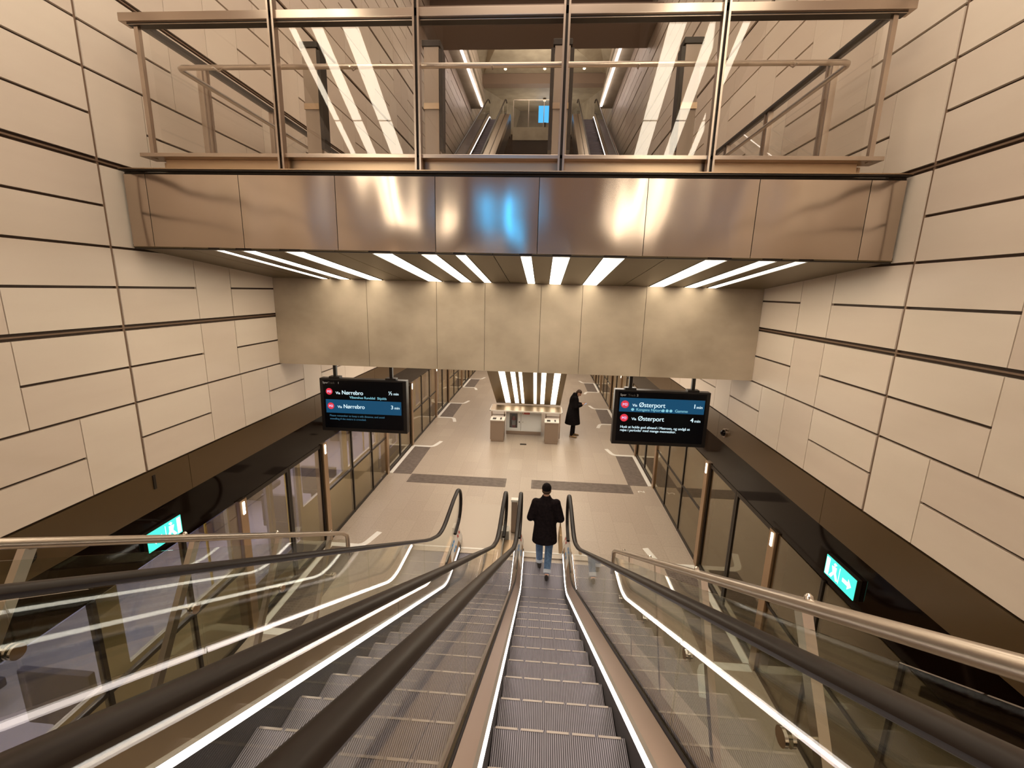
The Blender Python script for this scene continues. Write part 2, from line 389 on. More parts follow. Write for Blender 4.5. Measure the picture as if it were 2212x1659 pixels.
# ================================================================ footbridge
def bridge():
    t = thing('footbridge', 'footbridge with brushed steel fascia crossing high above the escalators', 'bridge', (0, 4.4, 6.25))
    O = t.location
    xs = [XL+.03, -3.98, -3.02, -2.05, -1.07, -.08, .92, 1.91, 2.87, XR-.03]
    rnd = random.Random(3)
    for a, c in zip(xs, xs[1:]):
        b = MB(O); n = 10; P = []; F = []
        bulge = rnd.uniform(.004, .012)
        for i in range(n+1):
            for j in range(5):
                u, v = i/n, j/4
                P.append((a+.003+(c-a-.006)*u, 4.40-bulge*math.sin(math.pi*u)*math.sin(math.pi*v), 5.55+(6.235-5.55)*v))
        for i in range(n):
            for j in range(4): F.append((i*5+j, (i+1)*5+j, (i+1)*5+j+1, i*5+j+1))
        b.raw(P, F); o = b.build('fascia_panel', M_steel_wavy, t, smooth=True)
    b = MB(O); b.box(XL+.02, XR-.02, 4.42, 4.5, 5.53, 6.2); b.box(XL+.02, XR-.02, 4.43, 4.55, 6.2, 6.26)
    b.box(XL+.02, XR-.02, 4.37, 4.43, 6.262, 6.275); b.build('fascia_frame', M_dark, t)
    b = MB(O); b.box(XL+.02, XR-.02, 4.36, 4.48, 6.276, 6.285); b.build('edge_trim', M_bronze, t)
    # sloping soffit of long planks, gaps between
    b = MB(O)
    lam = [(-3.41, .10), (-3.12, .15), (-2.66, .2), (-1.74, .2), (-1.24, .15), (-.89, .1), (-.24, .1), (.08, .16), (.57, .2), (1.54, .2), (2.04, .16), (2.37, .11)]
    edges = [XL+.02, XL+.3]
    for x, ww in lam: edges += [x-.012, x+ww+.012]
    edges += [XR-.3, XR-.02]
    zf, zb = 5.54, 5.305
    def plank(x0, x1):
        b.prism([(x0, 4.41, zf), (x1, 4.41, zf), (x1, 6.76, zb), (x0, 6.76, zb)], (0, 0, .03))
    i = 0
    while i < len(edges)-1:
        a, c = edges[i], edges[i+1]
        is_l = any(abs(a-(x-.012)) < 1e-6 for x, _ in lam)
        if not is_l:
            n = max(1, round((c-a)/.3)) if c-a > .4 else 1
            for q in range(n): plank(a+(c-a)*q/n+(.008 if q else 0), a+(c-a)*(q+1)/n)
        i += 1
    b.build('soffit', M_soffit, t)
    b = MB(O); b.prism([(XL+.02, 4.5, zf+.08), (XR-.02, 4.5, zf+.08), (XR-.02, 6.75, zb+.08), (XL+.02, 6.75, zb+.08)], (0, 0, .02)); b.build('soffit_backing', M_joint, t)
    # deck with the stair opening
    b = MB(O)
    b.box(XL+.02, XR-.02, 4.5, 8.3, 6.0, 6.25); b.box(XL+.02, -1.8, 8.3, 12.7, 6.0, 6.25); b.box(.9, XR-.02, 8.3, 12.7, 6.0, 6.25); b.box(-1.8, .9, 12.6, 12.7, 6.0, 6.25)
    b.build('deck', M_conc, t)
    for k, (x, ww) in enumerate(lam):
        L_ = Vector((x+ww/2, 5.6, 5.43))
        b = MB(L_); b.prism([(x, 4.5, zf-.006), (x+ww, 4.5, zf-.006), (x+ww, 6.70, zb+.001), (x, 6.70, zb+.001)], (0, 0, .03))
        r = thing('strip_light', None, None, L_)
        b.build('diffuser', M_lamp, r)
        b = MB(L_)
        for xa, xb in ((x-.011, x-.003), (x+ww+.003, x+ww+.011)): b.prism([(xa, 4.46, zf-.008), (xb, 4.46, zf-.008), (xb, 6.72, zb-.004), (xa, 6.72, zb-.004)], (0, 0, .05))
        b.build('housing', M_dark, r)
        side = ('leftmost', 'second from the left', 'third from the left', 'fourth from the left', 'fifth from the left', 'sixth from the left',
                'sixth from the right', 'fifth from the right', 'fourth from the right', 'third from the right', 'second from the right', 'rightmost')[k]
        tag(r, ('narrow', 'medium', 'wide', 'wide', 'medium', 'narrow')[k % 6] + ' bright strip light in the bridge soffit, %s of twelve' % side, 'light', 'strip lights under the footbridge')
    return t
bridge()
def bridge_glass():
    t = thing('glass_balustrade', 'tall framed glass balustrade along the front of the footbridge', 'balustrade', (-.5, 4.47, 6.28)); O = t.location
    xs = [-3.93, -2.57, -1.23, .11, 1.46, 2.87]
    for a, c in zip(xs, xs[1:]):
        b = MB(O); b.box(a+.02, c-.02, 4.495, 4.507, 6.44, 7.56); b.build('glass_panel', M_glassb, t)
    for x in xs[1:5]:
        b = MB(O); b.box(x-.03, x-.012, 4.40, 4.47, 6.285, 7.95); b.box(x+.012, x+.03, 4.40, 4.47, 6.285, 7.95); b.box(x-.012, x+.012, 4.43, 4.46, 6.285, 7.95, 1)
        b.build('mullion', [M_steel, M_dark], t)
    for x in (xs[0], xs[-1]):
        b = MB(O); b.box(x-.02, x+.02, 4.47, 4.51, 6.40, 7.56); b.build('corner_post', M_steel, t)
    b = MB(O)   # lower channel: ledge, recessed web
    b.box(-4.03, 2.96, 4.43, 4.62, 6.405, 6.44); b.box(-3.85, 2.8, 4.53, 4.60, 6.285, 6.405, 1); b.build('bottom_rail', [M_steel, M_bronze], t, bevel=.003)
    b = MB(O); b.box(-4.06, 3.0, 4.43, 4.56, 7.57, 7.64); b.box(-4.0, 2.95, 4.45, 4.54, 7.55, 7.57, 1); b.build('top_rail', [M_steel, M_dark], t, bevel=.004)
    for s, x, lab in ((0, -3.93, 'left'), (1, 2.87, 'right')):
        t2 = thing('glass_balustrade', 'framed glass balustrade running back from the %s corner of the footbridge' % lab, 'balustrade', (x, 4.6, 6.28)); O2 = t2.location
        ys = [4.6, 5.26, 6.58, 7.92, 9.26, 10.6, 11.1]
        for a, c in zip(ys, ys[1:]):
            b = MB(O2); b.box(x-.006, x+.006, a+.02, c-.02, 6.40, 7.56); b.build('glass_panel', M_glassb, t2)
        for y in ys[1:]:
            for d in (0, .09):
                b = MB(O2); b.box(x-.03, x+.03, y+d-.02, y+d+.012, 6.26, 7.57); b.build('upright', M_steel, t2)
        b = MB(O2); b.box(x-.04, x+.04, 4.58, 11.22, 7.573, 7.615); b.build('top_rail', M_dark, t2)
        b = MB(O2); b.box(x-.03, x+.03, 4.64, 11.22, 6.26, 6.40); b.build('bottom_rail', M_bronze, t2)
bridge_glass()
def bridge_handrail():
    t = thing('handrail', 'round steel handrail behind the footbridge glass, turning back at both corners', 'handrail', (-.5, 4.7, 6.25)); O = t.location
    b = MB(O); b.tube([(-3.72, 11.8, 7.28), (-3.72, 8, 7.28), (-3.72, 4.72, 7.28), (-3.70, 4.68, 7.28), (-3.66, 4.66, 7.28), (-.5, 4.66, 7.28), (2.62, 4.66, 7.28), (2.66, 4.68, 7.28), (2.68, 4.72, 7.28), (2.68, 8, 7.28), (2.68, 11.8, 7.28)], .024, 14)
    b.build('rail', M_tube, t, smooth=True)
    for x in (-3.25, -1.9, -.56, .78, 2.15):
        b = MB(O); b.tube([(x, 4.66, 7.26), (x, 4.60, 7.22), (x, 4.52, 7.22)], .008, 8); b.build('bracket', M_tube, t, smooth=True)
bridge_handrail()
pl = ['leftmost', 'second from the left', 'second from the right', 'rightmost']
for k, (x0, x1, d) in enumerate(((-2.71, -2.55, 1), (-1.37, -1.21, 1), (.02, .18, 0), (1.35, 1.51, -1))):
    O = Vector(((x0+x1)/2, 5.3, 6.25))
    t = thing('bridge_post', 'rectangular metal post with dark cap behind the bridge glass, %s of four' % pl[k], 'post', O, 'posts standing on the footbridge')
    b = MB(O); b.box(x0, x1, 5.2, 5.26, 6.287, 7.70); b.box(x0-.03, x1+.03, 5.17, 5.29, 6.252, 6.286); b.build('column', M_taup, t, bevel=.004)
    b = MB(O)
    if d >= 0: b.box(x1+.002, x1+.04, 5.2, 5.34, 6.7, 7.68)
    if d <= 0: b.box(x0-.04, x0-.002, 5.2, 5.34, 6.7, 7.68)
    b.build('side_cover', M_dark, t)
    b = MB(O); b.box(x0-.02, x1+.02, 5.19, 5.36, 7.702, 7.76); b.build('cap', M_dark, t, bevel=.005)
    b = MB(O); b.box(x0-.004, x1+.004, 5.185, 5.199, 7.10, 7.16); b.build('front_band', M_bronze, t)  # thin bronze band across the front of the post

# ================================================================ rear landing (behind the viewer, seen in the mirroring glass and steel)
b = MB(); b.box(XL, XR, -10, -4.6, 6.0, 6.28); struct(b.build('floor_upper', M_conc), 'rear landing floor level with the footbridge')
def rear_flight(x0, x1, lamps, side):
    O = Vector(((x0+x1)/2, 1.5, 7.6))
    t = thing('upper_flight', 'underside of the upper flight rising over the %s of the void' % side, 'stair', O)
    b = MB(O); f = lambda y: 7.37+.577*(y-1.23)+.01
    b.prism([(x0, -.7, f(-.7)), (x1, -.7, f(-.7)), (x1, 3.9, f(3.9)), (x0, 3.9, f(3.9))], (0, 0, .35)); b.build('soffit', M_soffit, t)
    for k, (x, ww) in enumerate(lamps):
        o = Vector((x+ww/2, 1.5, 7.55)); r = thing('strip_light', 'bright strip light under the %s upper flight, %s of three' % (side, ('outer narrow', 'middle', 'inner wide')[k]), 'light', o, 'strip lights under the upper flights')
        for (ya, yb) in ((-.6, 1.76), (1.79, 3.8)):
            b = MB(o); b.prism([(x, ya, f(ya)-.012), (x+ww, ya, f(ya)-.012), (x+ww, yb, f(yb)-.012), (x, yb, f(yb)-.012)], (0, 0, .01)); b.build('diffuser', M_lampr, r)
rear_flight(-3.5, -2.15, [(-3.31, .08), (-3.02, .14), (-2.62, .2)], 'left')
rear_flight(1.2, 2.5, [(2.21, .08), (1.83, .14), (1.36, .2)], 'right')
b = MB((-1.55, -9.9, 8.3)); b.box(-1.85, -1.25, -9.95, -9.88, 6.9, 9.7)
tag(b.build('advert_screen', emis('blue_screen_near', (.04, .40, .9), 13)), 'blue lit screen on the rear wall above the landing', 'screen')

# ================================================================ escalators
class Path:
    """nosing line: flat, arc, 30 degree slope, arc, flat. t runs uphill from the lower corner; y = y0 + s*t"""
    def __init__(s, y0, z0, sign, H, Rl=1.5):
        s.y0, s.z0, s.s, s.H, s.Rl = y0, z0, sign, H, Rl; s.T = Rl*math.tan(R(15)); s.te = H/TAN
    def h(s, t):
        if t <= -s.T: return 0
        if t < -s.T+s.Rl*.5: return s.Rl-math.sqrt(s.Rl**2-(t+s.T)**2)
        if t < s.te+s.T-s.Rl*.5: return t*TAN
        if t < s.te+s.T: return s.H-(s.Rl-math.sqrt(s.Rl**2-(s.te+s.T-t)**2))
        return s.H
    def p(s, t, dh=0): return (s.y0+s.s*t, s.z0+s.h(t)+dh)
    def ts(s, a, b_):
        base = [a, b_] + [x for x in (0,)]
        out = set([a, b_])
        for c in (0, s.te):
            for k in range(-8, 9):
                v = c+k*.09
                if a < v < b_: out.add(round(v, 4))
        v = math.ceil(a)
        while v < b_: out.add(float(v)); v += 1
        return sorted(out)
def sweep(b, P, prof, a, c, mi=0, closed=False):
    """prof: list of (x, dh) carried along the nosing line"""
    ts = P.ts(a, c); n = len(prof); V = []; F = []
    for t in ts:
        for x, dh in prof: y, z = P.p(t, dh); V.append((x, y, z))
    for i in range(len(ts)-1):
        for k in range(n if closed else n-1):
            F.append((i*n+k, i*n+(k+1) % n, (i+1)*n+(k+1) % n, (i+1)*n+k))
    if closed: F += [tuple(range(n)), tuple(range((len(ts)-1)*n, len(ts)*n))[::-1]]
    b.raw(V, F, mi)
def escalator(label, xc, P, t_lo=-1.25, t_hi=None, phase=0.0, deck_l=.6, deck_r=.6, leds=(1, 1), near=True, signs=(1, 1), hi_visible=True):
    t_hi = t_hi if t_hi is not None else P.te+.6
    O = Vector((xc, P.y0, P.z0)); T = thing('escalator', label, 'escalator', O)
    sgn = P.s
    TT = -1.38   # newel centre
    hr, rad = 1.20, .38
    HR = lambda t, d=.6: (.945 if d > .62 and near else .99)+(.255 if d > .62 and near else .21)*min(1, max(0, (.8-t)/1.9))
    for side, dk, led, sg in ((-1, deck_l, leds[0], signs[0]), (1, deck_r, leds[1], signs[1])):
        X = lambda d: xc+side*d
        b = MB(O); sweep(b, P, [(X(.405), -.1 if near else -.05), (X(.385), -.1 if near else -.05), (X(.385), .097), (X(.405), .097)], t_lo, t_hi, closed=True); b.build('skirt', M_dark, T)
        if led:
            b = MB(O); sweep(b, P, [(X(.382), .098), (X(.394), .138), (X(.397), .138), (X(.397), .098)], t_lo+.15, t_hi, closed=True)
            lo = b.build('light_strip', [M_led if near else M_ledu, M_profile], T)
            for f_ in lo.data.polygons:   # only the face turned to the steps shines, the back of the profile is plain
                f_.material_index = 0 if f_.normal.x*side < -.5 else 1
            b = MB(O); sweep(b, P, [(X(.395), .1385), (X(.395), .141), (X(.413), .155), (X(.413), .1385)], t_lo+.15, t_hi, closed=True); b.build('light_profile', M_profile, T)
        b = MB(O); sweep(b, P, [(X(.403), .128), (X(.408), .145), (X(.468), .275), (X(.468), -.05), (X(.408), -.05)], t_lo, t_hi, closed=True); b.build('inner_deck', M_bronze if near else M_steel, T)
        b = MB(O); sweep(b, P, [(X(.470), .262), (X(.470), .30), (X(.478), .30), (X(.478), .262)], t_lo+.0, t_hi, closed=True)
        sweep(b, P, [(X(.497), .262), (X(.497), .30), (X(.503), .30), (X(.503), .262)], t_lo+.0, t_hi, closed=True); b.build('glass_clamp', M_rubber, T)
        b = MB(O); sweep(b, P, [(X(.470), -.05), (X(.470), .27), (X(dk), .27), (X(dk), -.05)], t_lo, t_hi, closed=True); b.build('outer_deck', M_bronze if near else M_steel, T)
        # glass
        yc, zc_ = P.p(TT, hr-rad)[0], P.z0+hr-rad
        bounds = [TT]; v = 1.1
        while v < t_hi-.6: bounds.append(v); v += 1.95
        bounds.append(t_hi)
        for i, (a, c) in enumerate(zip(bounds, bounds[1:])):
            b = MB(O); top, bot = [], []
            for t in P.ts(a, c-.008):
                y, z = P.p(t, 0); bot.append((X(.481), y, z+.268)); top.append((X(.481), y, z+HR(t, dk)-.03))
            poly = bot + top[::-1]
            if i == 0:
                for k in range(1, 12):
                    an = math.pi/2+math.pi*k/12
                    poly.append((X(.481), yc+(-sgn)*(-math.cos(an))*(rad-.03), zc_+math.sin(an)*(rad-.03)))
            b.prism(poly, (side*.012, 0, 0)); b.build('glass_panel', M_glass, T)
        # handrail
        pts = []
        for t in P.ts(TT, t_hi)[::-1]: y, z = P.p(t, HR(t, dk)); pts.append((X(.487), y, z))
        for k in range(1, 15):
            an = math.pi/2+math.pi*k/15
            pts.append((X(.487), yc+(-sgn)*(-math.cos(an))*rad, zc_+math.sin(an)*rad))
        pts.append((X(.487), yc+sgn*.25, P.z0+.40))
        b = MB(O); b.tube(pts, .038, 12, side=(1, 0, 0), rb=.023); b.build('handrail', M_rubber, T, smooth=True)
        # pale end plate with its stickers
        y0, _ = P.p(t_lo, 0)
        e = MB(O)
        ya, yb = P.p(-.35)[0], P.p(-1.52)[0]
        e.prism([(X(.404), ya, P.z0+.14+P.h(-.35)), (X(.404), yb, P.z0+.12), (X(.505), yb, P.z0+.42), (X(.505), ya, P.z0+.335+P.h(-.35)), ], (0, 0, -.012))
        e.prism([(X(.404), yb, P.z0), (X(.404), yb, P.z0+.12), (X(.505), yb, P.z0+.42), (X(.58), yb, P.z0+.42), (X(.58), yb, P.z0)], (0, sgn*.2, 0))
        ep = e.build('end_plate', M_cream, T)
        if sg and near:
            def onp(u, v): # u: 0 at tip .. 1 uphill, v across
                y = yb+(ya-yb)*u; return (X(.404+.101*v), y, P.z0+.12+.3*v+.012-.05*u*v+(.02*u))
            for (u, v, r_, mm, nm) in ((.10, .5, .028, M_red, 'red_sticker'), (.22, .5, .028, M_red, 'red_sticker')):
                b = MB(O); c0 = Vector(onp(u, v)); n_ = Vector((-side*.95, 0, .32)).normalized(); a1 = Vector((0, 1, 0)); a2 = n_.cross(a1)
                b.prism([c0+n_*.004+a1*math.cos(q)*r_*1.3+a2*math.sin(q)*r_ for q in [k*math.pi/6 for k in range(12)]], n_*.002); b.build(nm, mm, T)
            for (u, v) in ((.48, .3), (.48, .7), (.58, .3), (.58, .7)):
                b = MB(O); c0 = Vector(onp(u, v)); n_ = Vector((-side*.95, 0, .32)).normalized(); a1 = Vector((0, 1, 0)); a2 = n_.cross(a1)
                b.prism([c0+n_*.004+a1*p_*.045+a2*q_*.02 for p_, q_ in ((-1, -.7), (-.6, -1), (.6, -1), (1, -.7), (1, .7), (.6, 1), (-.6, 1), (-1, .7))], n_*.002); b.build('blue_sticker', M_bluep, T)
    # steps
    n0 = int(math.floor((-1.25-phase)/.4))+1; t = phase+n0*.4; n = 0
    proto = {}
    while t < t_hi-.2 and n < 99:
        y, z = P.p(t); y2 = y+sgn*.4; zn = P.h(t); zl = P.h(t-.4)
        drop = max(.02, zn-zl)
        b = MB((xc, y, z))
        k = 8; prof = [(y2, z), (y, z), (y-sgn*.0, z-.02), (y+sgn*.03, z-drop-.02), (y2, z-drop-.02)]
        b.prism([(xc-.380, a, c) for a, c in prof], (.760, 0, 0), 0)
        # nosing cleats: broken bright dashes
        for q in range(5):
            xa = xc-.37+q*.15; b.box(xa, xa+.13, y-.004 if sgn > 0 else y-.010, y+.010 if sgn > 0 else y+.004, z+.0005, z+.003, 1)
        st = b.build('step', [M_step, M_nose], T); st.location = Vector((xc, y, z))-O
        t += .4; n += 1
    # comb and landing plates
    yl = P.p(t_lo)[0]
    b = MB(O); b.box(xc-.40, xc+.40, yl+sgn*.14, yl, P.z0-.04, P.z0+.012); b.build('comb_plate', M_plate, T)
    b = MB(O); b.box(xc-.40, xc+.40, yl, yl-sgn*.05, P.z0+.002, P.z0+.016); b.build('comb_edge', M_white, T)
    b = MB(O); b.box(xc-.60, xc+.60, yl-sgn*.055, yl-sgn*1.95, P.z0-.02, P.z0+.006); b.build('landing_plate', M_plate, T)
    # truss cladding below
    b = MB(O); sweep(b, P, [(xc-deck_l, -.051), (xc-deck_l, -.85), (xc+deck_r, -.85), (xc+deck_r, -.051), (xc+.42, -.051), (xc+.42, -.6), (xc-.42, -.6), (xc-.42, -.051)], -.0 if near else .4, t_hi, closed=True); b.build('truss', M_dark, T)
    return T
PL = Path(6.72, .012, -1, 6.268)
escalator('right escalator of the pair in front, carrying the man in the beanie', .185, PL, phase=.62-.4, deck_l=.64, deck_r=.60, t_hi=11.3)
escalator('left escalator of the pair in front, empty ribbed steps and steel decks', -1.10, PL, phase=.45-.4, deck_l=.60, deck_r=.64, t_hi=11.3)
# upper pair, seen through the bridge glass
PU = Path(12.6, 6.31, 1, 8.3)
escalator('far left escalator climbing to the upper landing beyond the bridge', -3.0, PU, near=False, leds=(1, 0), deck_l=.9, deck_r=.75)
escalator('far right escalator climbing to the upper landing beyond the bridge', 1.96, PU, near=False, leds=(0, 1), deck_l=.75, deck_r=.9)

def pillar():
    O = Vector((-.455, 8.75, 0)); t = thing('sensor_post', 'slim grey post with white cap standing between the escalator ends', 'post', O)
    b = MB(O); b.box(-.52, -.39, 8.7, 8.8, .02, .74); b.build('column', M_taup, t, bevel=.004)
    b = MB(O); b.box(-.53, -.38, 8.69, 8.82, .742, .79); b.build('cap', M_white, t, bevel=.006)
pillar()

# ================================================================ outer glass balustrades beside the escalators
def outer(x, side, y_end, ys_post, label, lab2):
    O = Vector((x, 4.0, 1.6)); nos = lambda y: 3.88-TAN*y
    t = thing('stair_balustrade', label, 'balustrade', O)
    dirp = Vector((0, -.5, -.8660))
    hr = 1.04
    pts = [(x, -4, nos(-4)+hr), (x, 0, nos(0)+hr), (x, y_end-.5, nos(y_end-.5)+hr), (x, y_end-.12, nos(y_end-.12)+hr), (x, y_end, nos(y_end)+hr-.03), (x, y_end+.03, nos(y_end)+hr-.10), (x, y_end+.03, nos(y_end)+hr-.38)]
    b = MB(O); b.tube(pts, .030, 14); b.build('top_rail', M_tube, t, smooth=True)
    # glass panes
    ed = [y_end]; v = y_end-1.95
    while v > -4: ed.append(v); v -= 1.95
    for a, c in zip(ed, ed[1:]):
        b = MB(O); a2, c2 = a-.006, c+.006
        b.prism([(x, a2, nos(a2)+.94), (x, c2, nos(c2)+.94), (x, c2, nos(c2)+.02), (x, a2, nos(a2)+.02)], (side*.012, 0, 0)); b.build('glass_panel', M_glass, t)
    for y in ys_post:
        xp = x+side*.15
        top = Vector((xp, y, nos(y)+hr-.05)); L_ = 1.55
        s_, u_ = .024, Vector((0, .866, -.5))*.032
        b = MB(O)
        base = [top+Vector((s_, 0, 0))+u_, top+Vector((-s_, 0, 0))+u_, top+Vector((-s_, 0, 0))-u_, top+Vector((s_, 0, 0))-u_]
        b.prism(base, dirp*L_)
        po = b.build('post', M_tube, t)
        # top clamp and disc fixing
        b = MB(O); b.tube([top, (x, y, nos(y)+hr)], .013, 10); b.build('clamp', M_chrome, t, smooth=True)
        b = MB(O); c0 = Vector((x, y-.25, nos(y-.25)+hr+.032)); b.tube([c0, c0+Vector((0, .005, .012)), c0+Vector((0, .01, .02))], [.018, .016, .006], 12); b.build('rail_bolt', M_chrome, t, smooth=True)
        d0 = top+dirp*.52; dx = Vector((x, d0.y, d0.z))
        b = MB(O); b.tube([d0, dx], .010, 10); b.tube([dx+Vector((-side*.003, 0, 0)), dx+Vector((-side*.018, 0, 0))], .042, 20); b.tube([dx+Vector((side*.015, 0, 0)), dx+Vector((side*.03, 0, 0))], .042, 20); b.build('disc_fixing', M_chrome, t, smooth=True)
    # inclined stringer that carries the posts
    xp = x+side*.15
    b = MB(O); b.prism([(xp-.04, -4, nos(-4)-.62), (xp+.04, -4, nos(-4)-.62), (xp+.04, 5.15, nos(5.15)-.62), (xp-.04, 5.15, nos(5.15)-.62)], (0, 0, -.16)); b.build('stringer', M_dark, t)
    return t
outer(1.12, 1, 5.6, [5.25, 4.13, 3.01, 1.89, .77, -.35, -1.5, -2.6], 'right outer glass balustrade with steel tube rail and disc fixings', 'right')
outer(-2.80, -1, 5.75, [5.55, 4.40, 3.25, 2.10, .95, -.2, -1.35, -2.5], 'left outer glass balustrade with steel tube rail and disc fixings', 'left')

# ================================================================ stair to the platform under the bridge
def under_stair():
    O = Vector((-.45, 16, 0)); t = thing('stair_flight', 'olive underside of the flight descending beyond the concrete beam', 'stair', O)
    f = lambda y: 1.03+TAN*(16.0-y)
    x0, x1 = -1.62, .78
    lam = [(-1.27, .19), (-.91, .14), (-.665, .10), (-.215, .10), (.03, .14), (.41, .19)]
    b = MB(O); y0 = 8.3
    b.prism([(x0, 16.0, f(16.0)+.012), (x1, 16.0, f(16.0)+.012), (x1, y0, f(y0)+.012), (x0, y0, f(y0)+.012)], (0, 0, .5)); b.build('truss', M_soffit2, t)
    b = MB(O); xs = [x0] + [v for x, ww in lam for v in (x-.01, x+ww+.01)] + [x1]
    for i in range(0, len(xs)-1, 2):
        b.prism([(xs[i], 16.0, f(16.0)), (xs[i+1], 16.0, f(16.0)), (xs[i+1], y0, f(y0)), (xs[i], y0, f(y0))], (0, 0, .011))
    b.build('soffit', M_soffit2, t)
    b = MB(O)
    for i in range(24):
        y = 17.2-i*.33; zz = 1.03+TAN*(16-y)+1.3
        if zz < 6.3: b.box(x0+.3, x1-.3, y-.3, y+.03, zz-.2, zz)
    b.build('stair_steps', M_conc, t)
    nm = ['outermost left wide', 'left medium', 'left inner narrow', 'right inner narrow', 'right medium', 'outermost right wide']
    for k, (x, ww) in enumerate(lam):
        o = Vector((x+ww/2, 14, 2)); r = thing('strip_light', '%s strip light on the sloping stair underside above the counter' % nm[k], 'light', o, 'strip lights under the stair')
        for ya, yb in ((9.0, 11.2), (11.22, 13.3), (13.32, 15.9)):
            b = MB(o); b.prism([(x, ya, f(ya)-.004), (x+ww, ya, f(ya)-.004), (x+ww, yb, f(yb)-.004), (x, yb, f(yb)-.004)], (0, 0, .012)); b.build('diffuser', M_lamp2, r)
under_stair()

# ---- counter, cabinet, bins
def counter():
    O = Vector((-.45, 15.5, 0)); t = thing('standing_counter', 'steel standing counter with bright rim at the foot of the lit stair underside', 'counter', O)
    b = MB(O); b.box(-1.75, .80, 15.12, 16.0, .965, .985); b.build('top', mat('counter_top', (.38, .28, .18), .42, .6), t)
    b = MB(O); b.box(-1.77, .82, 15.09, 15.115, .955, 1.0); b.box(-1.775, -1.752, 15.09, 15.9, .955, 1.0); b.box(.802, .825, 15.09, 15.9, .955, 1.0); b.build('rim', M_cream, t)
    for x, y in ((-1.7, 15.2), (-1.25, 15.25), (.25, 15.25), (.75, 15.2)):
        b = MB(O); b.box(x-.02, x+.02, y-.02, y+.02, 0, .963); b.build('leg', M_steel, t)
    b = MB(O); b.box(-1.7, -1.2, 15.24, 15.26, .78, .80); b.box(.25, .75, 15.24, 15.26, .78, .80); b.build('crossbar', M_steel, t)
counter()
def cabinet():
    O = Vector((-.55, 15.5, 0)); t = thing('fire_cabinet', 'white wall-height fire cabinet with glazed door under the counter', 'cabinet', O)
    b = MB(O); b.box(-.64, .09, 15.42, 15.85, .14, .94); b.box(-1.2, -.64, 15.75, 15.85, .14, .94); b.box(-1.2, -1.17, 15.42, 15.75, .14, .94)
    b.box(-1.17, -.64, 15.42, 15.75, .91, .94); b.box(-1.17, -.64, 15.42, 15.75, .14, .17); b.build('body', M_cab, t)
    b = MB(O); b.box(-1.19, .08, 15.44, 15.85, 0, .138); b.build('plinth', M_steel, t)
    # left door: frame round a pane
    b = MB(O); x0, x1, z0, z1 = -1.19, -.66, .16, .92; a, c, d, e = -1.07, -.78, .27, .82
    for q in ((x0, a, z0, z1), (c, x1, z0, z1), (a, c, z0, d), (a, c, e, z1)): b.box(q[0], q[1], 15.395, 15.418, q[2], q[3])
    dr = b.build('door', M_cab, t)
    b = MB(O); b.box(a, c, 15.404, 15.409, d, e); b.build('pane', M_glasst, dr)
    b = MB(O); b.box(-1.165, -.645, 15.735, 15.748, .175, .905); b.build('inside', mat('cabinet_inside', (.20, .05, .035), .7), dr)
    b = MB(O); b.tube([(-.71, 15.395, .50), (-.71, 15.37, .50)], .022, 12); b.build('handle', M_dark, dr, smooth=True)
    b = MB(O); b.box(-.65, .08, 15.395, 15.418, .16, .92); d2 = b.build('door', M_cab, t)
    b = MB(O); b.tube([(-.58, 15.395, .50), (-.58, 15.38, .50)], .012, 10); b.build('lock', M_dark, d2, smooth=True)
    b = MB(O); b.box(-.60, -.34, 15.389, 15.394, .80, .88); s_ = b.build('red_sign', M_red, d2)
    b = MB(O); b.box(-.585, -.545, 15.386, 15.3885, .815, .865); b.build('sign_symbol', M_white, s_)
    b = MB(O); b.box(-.52, -.37, 15.386, 15.3885, .83, .85); b.build('sign_lettering', mat('sign_pink', (.8, .3, .25), .5), s_)
    O2 = Vector((-.93, 15.36, .3))
    # extinguisher standing behind the pane
    e = thing('fire_extinguisher', 'red fire extinguisher with white label behind the cabinet pane', 'extinguisher', (-.925, 15.58, .171)); O2 = e.location
    b = MB(O2); b.tube([(-.925, 15.58, z_) for z_ in (.172, .18, .60, .65, .68)], [.06, .075, .075, .055, .025], 18); b.build('cylinder', M_red, e, smooth=True)
    b = MB(O2); b.tube([(-.925, 15.58, .34), (-.925, 15.58, .52)], .0765, 18); b.build('label', M_white, e, smooth=True)
    b = MB(O2); b.box(-.99, -.86, 15.56, 15.60, .685, .72); b.tube([(-.925, 15.56, .70), (-.99, 15.53, .66), (-1.01, 15.53, .50), (-1.0, 15.53, .36)], .012, 8); b.build('valve_and_hose', M_dark, e)
cabinet()
def bin_(x0, side):
    O = Vector((x0+.25, 14.75, 0)); t = thing('litter_bin', 'taupe metal litter bin with cream top standing %s of the cabinet' % side, 'bin', O, 'litter bins at the counter')
    b = MB(O); b.box(x0, x0+.48, 14.54, 14.98, .08, .76); b.build('body', M_taup, t, bevel=.004)
    b = MB(O); b.box(x0+.02, x0+.46, 14.57, 14.96, 0, .079); b.build('plinth', M_steel, t)
    b = MB(O); b.box(x0-.01, x0+.49, 14.52, 15.0, .762, .80); b.build('top', M_cream, t, bevel=.008)
    b = MB(O); b.box(x0+.07, x0+.19, 14.60, 14.80, .8005, .806); b.build('opening', M_frame, t)
    b = MB(O); b.box(x0+.33, x0+.38, 14.60, 14.84, .8005, .806); b.build('slot', M_frame, t)
bin_(-1.68, 'left'); bin_(.21, 'right')
b = MB((-.51, 14.4, 0)); b.box(-.62, -.40, 14.35, 14.47, .0, .006)
for i in range(5): b.box(-.60+i*.04, -.58+i*.04, 14.36, 14.46, .006, .009)
tag(b.build('floor_drain', M_dark), 'small dark grating in the floor before the white cabinet', 'drain')

